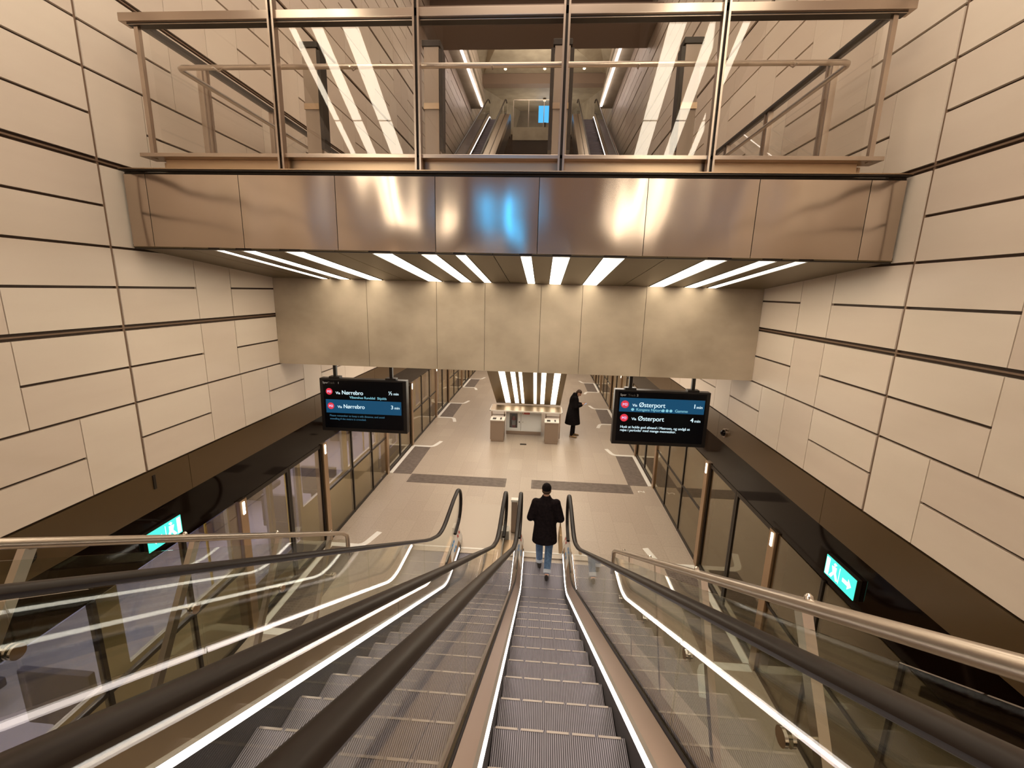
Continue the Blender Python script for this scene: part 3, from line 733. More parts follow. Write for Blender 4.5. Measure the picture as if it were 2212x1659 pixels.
# ================================================================ floor markings
bays = [-.2, 5.55, 11.45, 17.25, 23.05, 28.8]   # start of each door zone
names = ['behind the escalators', 'beside the escalator end', 'just past the crossing strips', 'level with the counter', 'beyond the counter', 'far down the platform']
for i, y in enumerate(bays):
    for sd, x, s in (('left', XL, 1), ('right', XR, -1)):
        y0, y1 = y+.05, y+2.25
        O = Vector((x+s*.37, (y0+y1)/2, 0))
        b = MB(O); b.box(x+s*.13, x+s*.66, y0, y1, 0, .005)
        if i == 1:
            for q in range(36):
                for r_ in range(9): b.box(x+s*(.16+r_*.057), x+s*(.185+r_*.057), y0+.03+q*.06, y0+.055+q*.06, .005, .009)
        tag(b.build('tactile_paving', M_tact), 'dark tactile patch at the %s doors %s' % (sd, names[i]), 'paving', 'dark patches at the platform doors')
        b = MB(Vector((x, y0, 0))); b.box(x+s*.02, x+s*.12, y0, y1, 0, .008)
        tag(b.build('threshold_strip', M_white), 'pale threshold strip along the %s doors %s' % (sd, names[i]), 'threshold', 'threshold strips')
        for k, (yy, dr) in enumerate(((y0-.08, -1), (y1+.08, 1))):
            if i == 2 and k == 0: continue
            b = MB(Vector((x+s*.4, yy, 0)))
            b.tube([(x+s*.05, yy, .0), (x+s*.62, yy, .0), (x+s*.72, yy+dr*.05, .0), (x+s*.77, yy+dr*.14, .0), (x+s*.88, yy+dr*.55, .0)], .065, 8, rb=.004, side=None)
            me = b.bm()
            for v in me.verts: v.co.z = max(0.0003, min(.0045, v.co.z+.001))
            mo = obj('door_marking', me, M_white); mo.location = b.o
            tag(mo, 'white hooked floor line %s the %s doors %s' % (('before', 'past')[k], sd, names[i]), 'marking', 'white door lines')
for sd, x0, x1 in (('left', -3.56, -.84), ('right', -.14, 2.58)):
    b = MB(((x0+x1)/2, 11.25, 0)); b.box(x0, x1, 10.97, 11.52, 0, .005)
    for q in range(9): b.box(x0+.05, x1-.05, 11.0+q*.058, 11.02+q*.058, .005, .008)
    tag(b.build('tactile_strip', M_tact), 'dark ribbed strip crossing the %s half of the platform' % sd, 'paving')
def text(body, loc, size, mm, parent, name='lettering', rot=(R(90), 0, 0), align='LEFT', ext=.0008, bold=0, sx=1):
    c = bpy.data.curves.new(name, 'FONT'); c.body = body; c.size = size; c.extrude = ext; c.align_x = align
    q = bpy.data.objects.new('tmp', c); C.objects.link(q); bpy.context.view_layer.update()
    me = bpy.data.meshes.new_from_object(q.evaluated_get(bpy.context.evaluated_depsgraph_get())); bpy.data.objects.remove(q); bpy.data.curves.remove(c)
    me.materials.clear(); me.materials.append(mm)
    if bold:   # heavier stroke: a second copy of the letters a hair to the side
        bb_ = bmesh.new(); bb_.from_mesh(me); g = bmesh.ops.duplicate(bb_, geom=bb_.verts[:]+bb_.edges[:]+bb_.faces[:])
        for v in g['geom']:
            if isinstance(v, bmesh.types.BMVert): v.co.x += bold*1.6; v.co.z += .0001
        bb_.to_mesh(me); bb_.free()
    me.transform(Matrix.Rotation(rot[2], 4, 'Z') @ Matrix.Rotation(rot[0], 4, 'X') @ Matrix.Diagonal((sx, 1, 1, 1)))
    o = bpy.data.objects.new(name, me); C.objects.link(o); o.parent = parent
    o.location = Vector(loc)-(parent.location if parent is not None else Vector((0, 0, 0)))
    return o
two = text('2', (2.90, 11.06, .002), .26, M_white, None, 'floor_number', rot=(0, 0, R(90)), bold=.006)
tag(two, 'white number 2 painted on the floor at the right doors', 'marking')

# ================================================================ platform screen doors
def door_unit(x, s, y0, y1, label):
    """s: direction towards the platform"""
    O = Vector((x, (y0+y1)/2, 0)); t = thing('screen_door', label, 'door', O, 'platform screen doors')
    for y in (y0, y1):
        b = MB(O); b.box(x-s*.16, x+s*.03, y-.075, y+.075, 0, 2.158); po = b.build('post', M_bronze, t, bevel=.004)
        b = MB(O); b.box(x+s*.031, x+s*.037, y-.02, y+.02, 1.93, 2.12); b.build('post_light', M_postlamp, po)
    ym = (y0+y1)/2; a0, a1 = y0+.08, y1-.08
    for ya, yb in ((a0, ym-.004), (ym+.004, a1)):
        b = MB(O)
        for q in ((ya, ya+.045, .02, 2.15), (yb-.045, yb, .02, 2.15), (ya+.045, yb-.045, .02, .09), (ya+.045, yb-.045, 2.08, 2.15)): b.box(x-s*.05, x-s*.01, *q)
        lf = b.build('door_leaf', M_dark, t)
        b = MB(O); b.box(x-s*.033, x-s*.027, ya+.045, yb-.045, .09, 2.08); b.build('pane', M_glassd, lf)
def fixed_unit(x, s, y0, y1, label, mull):
    O = Vector((x, (y0+y1)/2, 0)); t = thing('screen_wall', label, 'glass screen', O, 'fixed glass screens between the doors')
    ed = [y0+.08]+mull+[y1-.08]
    for a, c in zip(ed, ed[1:]):
        for z0, z1 in ((.07, 1.075), (1.125, 2.15)):
            b = MB(O); b.box(x-s*.012, x-s*.004, a+.018, c-.018, z0, z1); b.build('pane', M_glassd, t)
    for m_ in mull:
        b = MB(O); b.box(x-s*.06, x+s*.01, m_-.02, m_+.02, 0, 2.158); b.build('mullion', M_dark, t)
    b = MB(O); b.box(x-s*.05, x+s*.006, y0+.08, y1-.08, 1.078, 1.122); b.build('transom', M_dark, t)
    b = MB(O); b.box(x-s*.05, x+s*.006, y0+.08, y1-.08, 0, .067); b.build('bottom_rail', M_dark, t)
for sd, x, s in (('left', XL, 1), ('right', XR, -1)):
    for i, y in enumerate(bays):
        door_unit(x, s, y, y+2.42, 'glass sliding doors on the %s platform edge %s' % (sd, names[i]))
        y2 = bays[i+1] if i+1 < len(bays) else 34.6
        L_ = y2-y-2.42
        fixed_unit(x, s, y+2.42, y2, 'fixed glass screen with transom on the %s edge, next after the doors %s' % (sd, names[i]), [y+2.42+L_*.36, y+2.42+L_*.69])
# ---- exit signs and small fittings on the bands
def exit_sign(x, s, side, y0=4.02, y1=4.48):
    O = Vector((x, 4.25, 2.4)); t = thing('exit_sign', 'green lit exit sign on the black band of the %s side' % side, 'sign', O)
    b = MB(O); b.box(x-s*.0, x+s*.045, y0, y1, 2.28, 2.51); b.build('housing', M_dark, t)
    b = MB(O); b.box(x+s*.046, x+s*.052, y0+.005, y1-.005, 2.285, 2.505); b.build('green_face', M_green, t)
    X = x+s*.054
    # arrow and running figure as white shapes
    d = -s  # reading direction towards the viewer's side
    b = MB(O)
    yc = 4.13; b.prism([(X, yc-.06, 2.395), (X, yc-.01, 2.45), (X, yc-.01, 2.415), (X, yc+.07, 2.415), (X, yc+.07, 2.375), (X, yc-.01, 2.375), (X, yc-.01, 2.34)], (s*.003, 0, 0)); b.build('arrow', M_greenw, t)
    b = MB(O); b.box(X, X+s*.003, 4.25, 4.255, 2.31, 2.48)
    b.prism([(X, 4.30, 2.48), (X, 4.33, 2.49), (X, 4.35, 2.47), (X, 4.33, 2.45)], (s*.003, 0, 0))
    b.prism([(X, 4.30, 2.45), (X, 4.37, 2.44), (X, 4.35, 2.38), (X, 4.40, 2.31), (X, 4.36, 2.31), (X, 4.325, 2.37), (X, 4.29, 2.31), (X, 4.26, 2.32), (X, 4.30, 2.39)], (s*.003, 0, 0))
    b.prism([(X, 4.41, 2.30), (X, 4.46, 2.30), (X, 4.46, 2.49), (X, 4.41, 2.49)], (s*.003, 0, 0)); b.build('running_figure', M_greenw, t)
exit_sign(XL-.01, 1, 'left'); exit_sign(XR+.01, -1, 'right')
def dome(x, y, z, s, label, dark):
    O = Vector((x, y, z)); t = thing('dome_unit', label, 'camera', O)
    b = MB(O); b.tube([(x, y, z), (x+s*.03, y, z)], .075, 18); b.build('base', M_dark if dark else M_steel, t, smooth=True)
    b = MB(O); b.tube([(x+s*.031, y, z), (x+s*.06, y, z), (x+s*.08, y, z), (x+s*.09, y, z)], [.06, .05, .03, .004], 18); b.build('dome', M_black, t, smooth=True)
dome(XR, 7.42, 2.9, -1, 'steel rimmed dome camera on the olive band of the right side', 0)
dome(XL, 2.98, 2.92, 1, 'dark round speaker on the olive band of the left side', 1)  # a round speaker, built with the same dome shape
b = MB((XL, 4.25, 3.0)); b.box(XL, XL+.012, 4.235, 4.265, 2.94, 3.10); tag(b.build('slot_cover', M_dark), 'small dark upright plate on the left olive band', 'cover')

# ================================================================ departure displays
def display(x0, x1, z0, z1, label, side):
    yf = 7.0; O = Vector(((x0+x1)/2, 7.07, (z0+z1)/2)); t = thing('departure_display', label, 'display', O)
    b = MB(O); b.box(x0, x1, yf, yf+.14, z0, z1); b.build('housing', M_frame, t, bevel=.01)
    b = MB(O); b.box(x0+.06, x1-.06, yf-.004, yf-.001, z0+.06, z1-.03); sc_ = b.build('screen', M_scr, t)
    for x in (x0+.25, x1-.27):
        b = MB(O); b.box(x-.025, x+.025, yf+.05, yf+.1, z1+.001, 3.95); b.build('hanger', M_frame, t)
        b = MB(O); b.box(x-.09, x+.09, yf+.02, yf+.13, z1-.0, z1+.03); b.build('bracket', M_frame, t)
    return t, O, yf-.0045, x0, z1
def mcirc(t, O, x, z, r, y):
    b = MB(O); b.tube([(x, y, z), (x, y-.001, z)], r, 28); b.build('line_badge', M_m3, t)
    text('M3', (x, y-.002, z-r*.36), r*1.0, M_m3t, t, 'badge_lettering', align='CENTER', bold=.002)
t, O, Y, x0, z1 = display(-3.72, -2.23, 2.76, 3.68, 'black hanging departure display for track 1, left under the beam', 'left')
k = .00195
P_ = lambda u, v: (x0+(u-222)*k, Y, z1-(v-240-(u-220)*.045)*k)
text('Spor', P_(250, 287), .05, M_texto, t, bold=.001); text('Track', P_(298, 290), .05, mat('text_faint', (0, 0, 0), .5, emit=(.1, .08, .06), es=.5), t); text('1', P_(385, 293), .05, M_texto, t, bold=.001)
c = P_(305, 359); mcirc(t, O, c[0], c[2], .057, Y)
text('Via', P_(362, 383), .062, M_text, t, bold=.0015); text('Nørrebro', P_(415, 386), .10, M_text, t, bold=.002, sx=.92)
text('½', P_(828, 394), .092, M_text, t, bold=.002); text('min', P_(873, 396), .062, M_text, t, bold=.0012)
text('Vibenshus Runddel  Skjolds', P_(484, 423), .058, M_textc, t, bold=.0008)
b = MB(O); b.box(P_(270, 0)[0], P_(940, 0)[0], Y-.0012, Y+.0004, P_(270, 548)[2], P_(270, 428)[2]); b.build('blue_band', M_band, t)
c = P_(313, 488); mcirc(t, O, c[0], c[2], .057, Y-.0015)
Pb = lambda u, v: (P_(u, v)[0], Y-.0016, P_(u, v)[2])
text('Via', Pb(372, 507), .062, M_text, t, bold=.0015); text('Nørrebro', Pb(424, 510), .10, M_text, t, bold=.002, sx=.92)
text('3', Pb(846, 520), .092, M_text, t, bold=.002); text('min', Pb(878, 521), .062, M_text, t, bold=.0012)
text('Please remember to keep a safe distance, and avoid', P_(296, 582), .046, M_textd, t, bold=.0008); text('travelling if the metro is crowded.', P_(298, 611), .046, M_textd, t, bold=.0008)
t, O, Y, x0, z1 = display(1.21, 2.72, 2.76, 3.68, 'black hanging departure display for track 2, right under the beam', 'right')
k = .00179
P_ = lambda u, v: (x0+(u-965+(v-345)*.095)*k, Y, z1-(v-345-(u-965)*.05)*k)
text('Spor', P_(1008, 402), .05, M_texto, t, bold=.001); text('Track', P_(1078, 407), .05, bpy.data.materials['text_faint'], t); text('2', P_(1153, 410), .05, M_texto, t, bold=.001)
b = MB(O); b.box(P_(1000, 480)[0], P_(1748, 500)[0], Y-.0012, Y+.0004, P_(1000, 548)[2], P_(1000, 418)[2]); b.build('blue_band', M_band, t)
Pb = lambda u, v: (P_(u, v)[0], Y-.0016, P_(u, v)[2])
c = P_(1048, 482); mcirc(t, O, c[0], c[2], .063, Y-.0015)
text('Via', Pb(1112, 502), .062, M_text, t, bold=.0015); text('Østerport', Pb(1170, 507), .108, M_text, t, bold=.002, sx=.92)
text('1', Pb(1645, 526), .10, M_text, t, bold=.003); text('min', Pb(1675, 528), .066, M_text, t, bold=.0012)
text('Kongens Nytorv', Pb(1145, 543), .064, M_textc, t, bold=.001, sx=.97); text('Gamme', Pb(1487, 560), .064, M_textc, t, bold=.001)
b = MB(O)
for u, v in ((1115, 531), (1385, 545), (1420, 546), (1453, 548)):
    c = Pb(u, v); b.tube([(c[0], Y-.0018, c[2]), (c[0], Y-.0026, c[2])], .024, 18)
b.build('line_dots', M_textc, t)
c = P_(1037, 608); mcirc(t, O, c[0], c[2], .063, Y)
text('Via', P_(1102, 630), .062, M_text, t, bold=.0015); text('Østerport', P_(1158, 635), .108, M_text, t, bold=.002, sx=.92)
text('4', P_(1622, 654), .10, M_text, t, bold=.003); text('min', P_(1658, 656), .066, M_text, t, bold=.0012)
text('Husk at holde god afstand i Metroen, og undgå at', P_(998, 702), .0595, M_text, t, bold=.0012, sx=.94); text('rejse i perioder med mange mennesker.', P_(996, 733), .0595, M_text, t, bold=.0012, sx=.94)

# ================================================================ upper landing beyond the bridge
b = MB(); b.box(XL, XR, 28.6, 38, 14.3, 14.6); b.box(-2.2, 1.15, 28.3, 28.6, 13.9, 14.6); struct(b.build('floor_landing', M_con2), 'upper landing floor at the top of the far escalators')
def guard():
    O = Vector((-.5, 28.6, 14.6)); t = thing('landing_guard', 'glass and steel guard rail across the upper landing', 'guard rail', O)
    b = MB(O); b.tube([(-2.2, 28.6, 16.15), (1.2, 28.6, 16.15)], .03, 10); b.build('rail', M_tube, t, smooth=True)
    for x in (-2.2, -1.3, -.4, .4, 1.2):
        b = MB(O); b.box(x-.02, x+.02, 28.58, 28.62, 14.6, 16.13); b.build('upright', M_tube, t)
    b = MB(O); b.box(-2.2, 1.2, 28.64, 28.65, 14.68, 16.1); b.build('glass_panel', M_glassb, t)
guard()
b = MB((-.4, 34, 17.3)); b.box(-.85, .1, 34, 34.08, 16.8, 17.85); tag(b.build('advert_screen', M_blue), 'bright blue screen glowing at the back of the upper landing', 'screen')
b = MB((-.4, 34, 14.6)); b.box(-.45, -.3, 34.0, 34.08, 14.6, 16.79); tag(b.build('screen_stand', M_dark), 'dark stand carrying the blue screen of the upper landing', 'stand')
# central box between the far escalators
b = MB(); b.box(-2.2, 1.15, 28.35, 28.5, 6.0, 13.88, 1)
struct(b.build('trim_9', [M_taup, M_dark]), 'dark wall below the upper landing between the far escalators')
for k, (x, y, z) in enumerate(((-2.75, 28.9, 18.0), (-.45, 28.9, 18.0), (1.84, 28.9, 18.0), (-.45, 33, 17.90))):
    O = Vector((x, y, z)); t = thing('downlight', 'small round downlight in the far folded ceiling, %s' % ('left', 'middle', 'right', 'lowest beyond the beam')[k], 'light', O)
    b = MB(O); b.tube([(x, y, z), (x, y-.03, z-.1)], .11, 16); b.build('ring', M_dark, t, smooth=True)
    b = MB(O); b.tube([(x, y-.032, z-.11), (x, y-.036, z-.12)], .09, 16); b.build('lens', emis('downlight_lens_%d' % k, (1, .9, .6), 2.5), t)
for sd, x, s in (('left', -3.62, 1), ('right', 2.58, -1)):
    O = Vector((x, 22, 14.2)); t = thing('wall_light', 'long bright light line high on the %s side of the far flights' % sd, 'light', O)
    b = MB(O); b.prism([(x-.05, 17.6, 14.35), (x+.05, 17.6, 14.35), (x+.05, 25.4, 14.6), (x-.05, 25.4, 14.6)], (0, 0, .04)); b.build('diffuser', M_ledu, t)
    b = MB(O); b.box(x-.12*(1 if s > 0 else 1)-.5*(s > 0), x+.12+.5*(s < 0), 17.45, 25.8, 14.66, 14.9); b.build('housing', M_con2, t)

# ================================================================ metro train at the left platform
def train():
    O = Vector((-6, 10, 0)); t = thing('metro_train', 'metro train waiting behind the left platform doors, lit inside', 'train', O)
    xs = XL-.40; y0, y1 = -9.5, 34
    # door openings follow the screen doors
    doors = [(y+.32, y+2.1) for y in bays]
    b = MB(O)
    segs = []; cur = y0
    for a, c in doors: segs.append((cur, a)); cur = c
    segs.append((cur, y1))
    b.box(xs-.06, xs, y0, y1, 2.05, 2.55)
    wins = []
    for a, c in segs:
        b.box(xs-.06, xs, a, c, -.75, .85)
        n = max(1, round((c-a)/2.0)); wd = (c-a)/n
        for q in range(n):
            ya, yb = a+q*wd, a+(q+1)*wd
            b.box(xs-.06, xs, ya, ya+.12, .85, 2.05); b.box(xs-.06, xs, yb-.12, yb, .85, 2.05); wins.append((ya+.12, yb-.12))
    for a, c in doors: b.box(xs-.06, xs, a, c, -.75, -.02)
    b.box(-7.4, -7.3, y0, y1, -.75, .85); b.box(-7.4, -7.3, y0, y1, 2.0, 2.55); b.box(-7.4, xs, y0, y1, 2.55, 2.65)
    for q in range(22): b.box(-7.4, -7.3, y0+q*2.0, y0+q*2.0+.25, .85, 2.0)
    b.box(-7.4, xs, y0, y0+.06, -.75, 2.6); b.box(-7.4, xs, y1-.06, y1, -.75, 2.6)
    b.build('body', M_train, t)
    for a, c in wins:
        b = MB(O); b.box(xs-.035, xs-.028, a, c, .85, 2.05); b.build('window', M_glasst, t)
    for a, c in doors:
        ym = (a+c)/2
        for p, q in ((a, ym-.01), (ym+.01, c)):
            b = MB(O)
            for r_ in ((p, p+.08, -.02, 2.05), (q-.08, q, -.02, 2.05), (p+.08, q-.08, -.02, .25), (p+.08, q-.08, 1.95, 2.05)): b.box(xs-.04, xs+.01, *r_)
            d = b.build('door', M_trainf, t)
            b = MB(O); b.box(xs-.02, xs-.014, p+.08, q-.08, .25, 1.95); b.build('pane', M_glasst, d)
    b = MB(O); b.box(-7.3, xs-.06, y0, y1, -.08, -.02); b.build('interior_floor', M_trainf, t)
    b = MB(O); b.box(-7.3, xs-.06, y0, y1, 2.35, 2.40); b.build('interior_ceiling', M_trainf, t)
    for x in (-5.35, -6.6):
        b = MB(O); b.box(x-.08, x+.08, y0+.3, y1-.3, 2.33, 2.345); b.build('ceiling_lamp', M_trlight, t)
    for a, c in segs:
        y = a+.25
        while y+1.0 < c:
            for x_, s_ in ((xs-.12, -1), (-7.25, 1)):
                b = MB(O); b.box(x_, x_+s_*.85, y, y+.42, .30, .42); b.box(x_, x_+s_*.85, y, y+.08, .42, 1.0); b.box(x_+s_*.1, x_+s_*.7, y+.1, y+.3, -.02, .30); b.build('seat', M_seat, t, bevel=.02)
            y += 1.5
    for a, c in doors:
        for y in (a-.15, (a+c)/2, c+.15):
            b = MB(O); b.tube([(-5.9 if abs(y-(a+c)/2) < .01 else xs-.35, y, -.02), (-5.9 if abs(y-(a+c)/2) < .01 else xs-.35, y, 2.35)], .018, 8); b.build('grab_pole', M_yellow if y != (a+c)/2 else M_tube, t, smooth=True)
    return t
train()
area('train_light', (-5.9, 8, 2.3), 1.2, 22, 560, color=(.84, .82, 1))

# ================================================================ people
def ellips(b, c, r, rot=None, n=16, m_=10):
    c = Vector(c); rings = []
    for i in range(1, m_):
        a = math.pi*i/m_; rr, zz = math.sin(a), math.cos(a)
        ring = []
        for k in range(n):
            v = Vector((math.cos(2*math.pi*k/n)*rr*r[0], math.sin(2*math.pi*k/n)*rr*r[1], zz*r[2]))
            if rot: v = rot @ v
            ring.append(c+v)
        rings.append(ring)
    b.loft(rings)
def limb(b, pts, rad, n=14):
    P = [Vector(p) for p in pts]
    b.tube(P, rad, n)
    for p, r in zip(P, rad): ellips(b, p, (r, r, r), n=12, m_=8)
def fuse(b, name, mm, parent, voxel, smooth_it=3, fn=None):
    """melt the collected shapes into ONE continuous surface"""
    bm = b.bm(); me = bpy.data.meshes.new('tmp'); bm.to_mesh(me); bm.free()
    q = bpy.data.objects.new('tmp', me); C.objects.link(q)
    r = q.modifiers.new('r', 'REMESH'); r.mode = 'VOXEL'; r.voxel_size = voxel; r.use_smooth_shade = True
    if smooth_it: k = q.modifiers.new('s', 'SMOOTH'); k.iterations = smooth_it; k.factor = .5
    bpy.context.view_layer.update()
    m2 = bpy.data.meshes.new_from_object(q.evaluated_get(bpy.context.evaluated_depsgraph_get())); bpy.data.objects.remove(q); bpy.data.meshes.remove(me)
    m2.materials.clear(); m2.materials.append(mm)
    m2.polygons.foreach_set('use_smooth', [True]*len(m2.polygons))
    o = bpy.data.objects.new(name, m2); C.objects.link(o); o.parent = parent
    return o
def hand(b, w, d, palm, s, curl):
    """w wrist, d pointing direction, palm normal, s thumb side sign, curl in radians per joint"""
    w, d, palm = Vector(w), Vector(d).normalized(), Vector(palm).normalized(); side = d.cross(palm).normalized()*s
    Rm = Matrix((side, d, palm)).transposed()
    ellips(b, w+d*.045, (.040, .052, .015), Rm); ellips(b, w+d*.055+side*.004, (.040, .036, .013), Rm)
    for k, (off, ln) in enumerate(((.030, .070), (.010, .078), (-.010, .072), (-.029, .056))):
        p = w+d*.085+side*off; v = d.copy(); pts = [p-d*.02, p]
        for j, f in enumerate((.45, .31, .24)):
            v = (Matrix.Rotation(curl*(1 if j else .7), 3, side*s*1.0) @ v) if False else (v*math.cos(curl)+palm*math.sin(curl)*1.0).normalized() if j == 0 else (v*math.cos(curl)+(palm*math.cos(curl*j)-d*math.sin(curl*j))*math.sin(curl)).normalized()
            p = p+v*ln*f*1.1; pts.append(p)
        limb(b, pts, [.010, .010, .009, .0085, .0075], 8)
    p = w+d*.022+side*.032; v = (d*.6+side*.65+palm*.45).normalized()
    limb(b, [p-side*.012, p, p+v*.032, p+v*.03+(d*.85+palm*.45).normalized()*.028], [.013, .013, .0105, .009], 8)
def head(b, c, tilt=0, turn=0):
    """face towards +y; tilt down in radians"""
    c = Vector(c); M_ = Matrix.Rotation(turn, 3, 'Z') @ Matrix.Rotation(-tilt, 3, 'X')
    E_ = lambda p, r: ellips(b, c+M_ @ Vector(p), r, M_)
    E_((0, -.010, .030), (.076, .095, .088)); E_((0, .022, -.035), (.060, .068, .075)); E_((0, .060, -.078), (.030, .028, .024))
    E_((0, .092, -.004), (.012, .022, .026)); E_((0, .104, -.018), (.013, .015, .010)); E_((0, .082, .030), (.052, .014, .012))
    E_((0, .086, -.050), (.024, .012, .006)); E_((0, .084, -.060), (.021, .012, .006))
    for s_ in (-1, 1): E_((s_*.077, -.004, -.005), (.010, .020, .032)); E_((s_*.045, .062, -.020), (.022, .02, .02))
    return M_
def person(label, loc, yaw, J, coat, head_c, tilt, neck0, hands, scale=1.0):
    t = thing('person', label, 'person', loc); t.rotation_euler = (0, 0, yaw); t.scale = (scale,)*3
    b = MB()
    ellips(b, (0, 0, .98), (.165, .115, .12)); ellips(b, (0, .01, 1.15), (.145, .10, .16)); ellips(b, J['chest'], (.175, .115, .16))
    limb(b, [J['chest'], neck0, Vector(head_c)+Vector((0, -.02, -.05))], [.10, .056, .056])
    M_ = head(b, head_c, tilt)
    for s_, k in ((-1, 'l'), (1, 'r')):
        sh, el, wr = (Vector(J[k+x]) for x in ('sh', 'el', 'wr'))
        limb(b, [Vector(J['chest'])+Vector((s_*.06, 0, .10)), sh, sh.lerp(el, .5), el, el.lerp(wr, .4), wr], [.07, .055, .047, .038, .037, .026])
        hip, kn, an = (Vector(J[k+x]) for x in ('hip', 'kn', 'an'))
        limb(b, [hip, hip.lerp(kn, .4), kn, kn.lerp(an, .35), an], [.09, .078, .053, .053, .036])
        toe = Vector(J[k+'toe']); limb(b, [an+Vector((0, -.02, -.04)), toe], [.034, .028])
        hd = hands[0 if k == 'l' else 1]; hand(b, wr, hd[0], hd[1], hd[2], hd[3])
    fuse(b, 'body', M_skin, t, .0065, 2)
    for s_ in (-1, 1):
        b = MB(); c = Vector(head_c)+M_ @ Vector((s_*.031, .085, .008)); ellips(b, c, (.011, .006, .007), M_, 10, 6); b.build('eye', M_frame, t, smooth=True)
    return t, M_
def trousers(t, J, mm, r0=1.12, low=.10, cuff=None):
    b = MB(); ellips(b, (0, 0, .96), (.175, .125, .12))
    for k in 'lr':
        hip, kn, an = (Vector(J[k+x]) for x in ('hip', 'kn', 'an')); a2 = kn.lerp(an, 1-low)
        limb(b, [hip, hip.lerp(kn, .4), kn, kn.lerp(an, .35), a2], [.105, .092, .072, .070, .060])
    fuse(b, 'trousers', mm, t, .012, 2)
    if cuff:
        for k in 'lr':
            kn, an = Vector(J[k+'kn']), Vector(J[k+'an']); a2 = kn.lerp(an, 1-low); d = (an-kn).normalized()
            b = MB(); b.tube([a2-d*.035, a2-d*.03, a2+d*.03, a2+d*.032], [.060, .068, .066, .058], 18); b.build('cuff', cuff, t, smooth=True)
def shoe(t, an, toe, mm, name='shoe', high=.04):
    an, toe = Vector(an), Vector(toe); f = (toe-an); f.z = 0; f.normalize(); sd = Vector((0, 0, 1)).cross(f)
    b = MB(); z0 = min(an.z, toe.z)
    rings = []
    gz = toe.z-.028
    pitch = max(0, an.z-.085)
    for u, w_, h in ((-.065, .026, .05), (-.05, .036, .075+high), (0, .040, .085+high), (.06, .043, .075), (.12, .048, .055), (.17, .044, .045), (.205, .026, .028)):
        lift = pitch*max(0, (.12-u)/.185)
        c = an+f*u; zz = gz+lift
        rings.append([c+sd*math.cos(2*math.pi*k/12)*w_ + Vector((0, 0, zz-c.z+h*.5+math.sin(2*math.pi*k/12)*h*.5)) for k in range(12)])
    b.loft(rings); return b.build(name, mm, t, smooth=True)
# --- man on the escalator, back to the viewer
J = dict(chest=(0, .03, 1.32), lsh=(-.185, .01, 1.43), rsh=(.185, .01, 1.43), lel=(-.275, -.05, 1.16), rel=(.275, -.05, 1.16), lwr=(-.20, .16, 1.06), rwr=(.235, .14, 1.04),
         lhip=(-.09, 0, .93), rhip=(.09, 0, .93), lkn=(-.09, .17, .52), rkn=(.085, .02, .50), lan=(-.075, .20, .085), ran=(.06, -.26, .15), ltoe=(-.085, .33, .03), rtoe=(.07, -.14, .03))
t, M_ = person('man in black beanie, dark coat and rolled jeans walking off the right escalator', (.19, 7.36, .013), 0, J, None, (0, .06, 1.655), .12, (0, .03, 1.50),
    [((.55, .8, -.15), (.5, -.3, -.8), -1, .5), ((-.35, .85, -.3), (-.6, -.1, -.8), 1, .75)])
trousers(t, J, M_jeans, low=.14, cuff=M_cuff)
shoe(t, J['lan'], J['ltoe'], M_shoe); shoe(t, J['ran'], J['rtoe'], M_shoe)
b = MB()
b.loft([ell(0, .0, .66, .235, .165), ell(0, 0, .80, .225, .16), ell(0, 0, 1.0, .205, .15), ell(0, .01, 1.18, .21, .15), ell(0, .02, 1.34, .225, .15), ell(0, .02, 1.43, .20, .125), ell(0, .03, 1.49, .12, .09), ell(0, .035, 1.55, .078, .078), ell(0, .035, 1.57, .076, .076)])
for s_, k in ((-1, 'l'), (1, 'r')):
    sh, el, wr = (Vector(J[k+x]) for x in ('sh', 'el', 'wr'))
    limb(b, [sh+Vector((-s_*.06, 0, -.01)), sh, sh.lerp(el, .5), el, el.lerp(wr, .5), wr], [.085, .083, .076, .070, .064, .052])
fuse(b, 'coat', M_coat2, t, .014, 3)
b = MB(); ellips(b, Vector((0, .06, 1.655))+M_ @ Vector((0, -.012, .045)), (.086, .103, .092), M_)
bmm = b.bm(); 
for v in list(bmm.verts):
    if v.co.z < 1.652: v.co.z = 1.652
bn = obj('beanie', bmm, M_coat, t, smooth=True)
b = MB(); ellips(b, Vector((0, .05, 1.64))+M_ @ Vector((0, -.012, .0)), (.080, .094, .05), M_); b.build('hair', M_hair, t, smooth=True)
# tote bag hanging from his right forearm
O = Vector((.50, 7.36, .66)); tb = thing('tote_bag', 'tan cloth tote bag hanging at the right side of the man in the beanie', 'bag', O)
b = MB(); X = .478
b.loft([[(X-.02, 7.27, .50), (X+.03, 7.27, .50), (X+.03, 7.60, .50), (X-.02, 7.60, .50)], [(X-.03, 7.25, .62), (X+.045, 7.25, .62), (X+.045, 7.62, .62), (X-.03, 7.62, .62)], [(X-.02, 7.26, .86), (X+.025, 7.26, .86), (X+.025, 7.61, .86), (X-.02, 7.61, .86)]])
bb = b; bb.o = O; bb.v = [tuple(Vector(v)-O) for v in bb.v]; bb.build('bag_body', M_tote, tb, smooth=True, bevel=.008)
b = MB(O); b.tube([(X, 7.33, .85), (X-.005, 7.39, 1.00), (X-.02, 7.45, 1.115), (X-.01, 7.50, 1.00), (X, 7.55, .85)], .008, 8); b.build('strap', M_tote, tb, smooth=True)
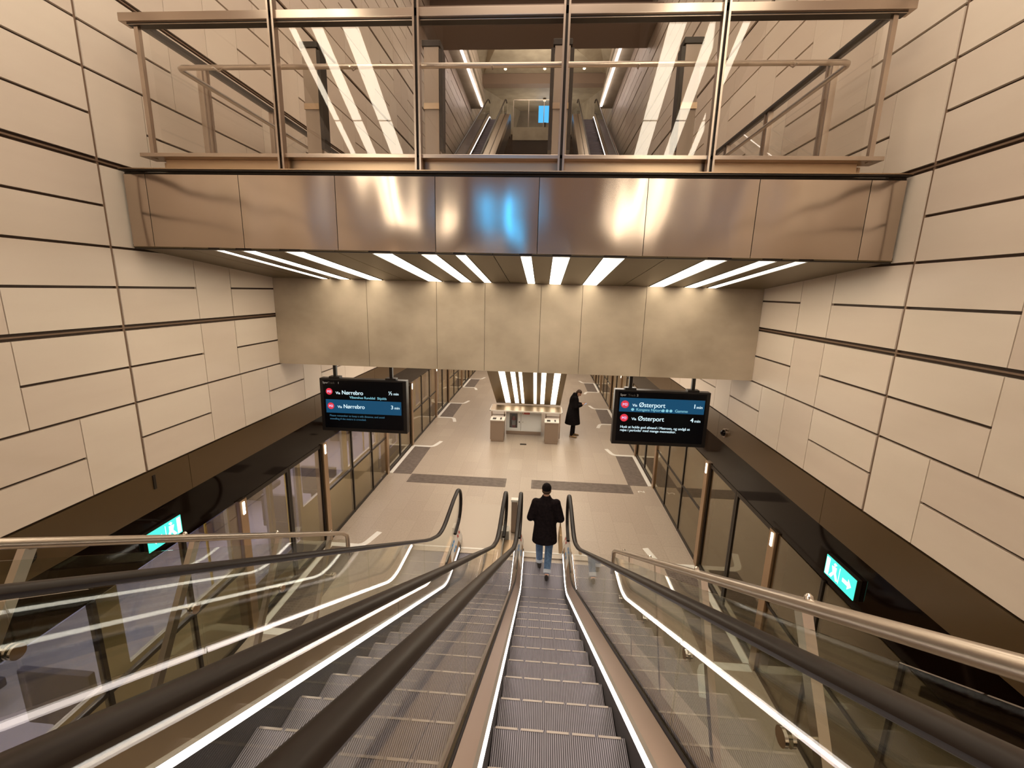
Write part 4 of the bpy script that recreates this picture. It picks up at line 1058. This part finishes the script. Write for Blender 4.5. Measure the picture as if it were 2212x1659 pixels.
# --- man with the phone, in profile
J = dict(chest=(0, .02, 1.33), lsh=(-.18, .02, 1.44), rsh=(.18, .02, 1.44), lel=(-.24, .06, 1.17), rel=(.24, .06, 1.17), lwr=(-.07, .27, 1.19), rwr=(.07, .27, 1.19),
         lhip=(-.09, 0, .93), rhip=(.09, 0, .93), lkn=(-.10, .03, .50), rkn=(.11, .0, .50), lan=(-.10, .03, .085), ran=(.14, -.05, .085), ltoe=(-.11, .18, .03), rtoe=(.16, .10, .03))
t, M_ = person('man in long black coat and tan boots bowed over his phone beside the counter', (1.25, 15.55, 0), R(-90), J, None, (0, .15, 1.60), .85, (0, .06, 1.51),
    [((.35, .9, .25), (.3, -.2, .9), -1, .5), ((-.35, .9, .25), (-.3, -.2, .9), 1, .5)], 1.02)
trousers(t, J, M_coat, low=.05)
shoe(t, J['lan'], J['ltoe'], M_boot, 'boot', .09); shoe(t, J['ran'], J['rtoe'], M_boot, 'boot', .09)
b = MB()
b.loft([ell(0, -.02, .47, .25, .275), ell(0, -.02, .50, .25, .275), ell(0, -.02, .8, .235, .235), ell(0, -.01, 1.05, .215, .20), ell(0, 0, 1.22, .215, .175), ell(0, .0, 1.36, .225, .165), ell(0, .0, 1.44, .20, .14), ell(0, .01, 1.51, .13, .11), ell(0, .03, 1.58, .085, .085), ell(0, .03, 1.61, .082, .08)])
for s_, k in ((-1, 'l'), (1, 'r')):
    sh, el, wr = (Vector(J[k+x]) for x in ('sh', 'el', 'wr'))
    limb(b, [sh+Vector((-s_*.06, 0, -.01)), sh, sh.lerp(el, .5), el, el.lerp(wr, .5), el.lerp(wr, .9)], [.085, .083, .078, .074, .068, .056])
fuse(b, 'coat', M_coat, t, .014, 3)
b = MB(); hc = Vector((0, .15, 1.60)); ellips(b, hc+M_ @ Vector((0, -.022, .048)), (.083, .096, .082), M_); ellips(b, hc+M_ @ Vector((0, -.060, .0)), (.072, .052, .066), M_); fuse(b, 'hair', M_hair, t, .008, 2)
ph = thing('phone', 'dark phone held in both hands by the man in the long coat', 'phone', (1.25+.405, 15.55, 1.235))
b = MB(); b.box(-.065, .065, -.036, .036, -.004, .004); o = b.build('phone_body', M_frame, ph, bevel=.003)
b = MB(); b.box(-.06, .06, -.033, .033, .0041, .005); b.build('screen', emis('phone_screen', (.7, .8, 1), .8), ph)
ph.rotation_euler = (0, R(-28), 0)
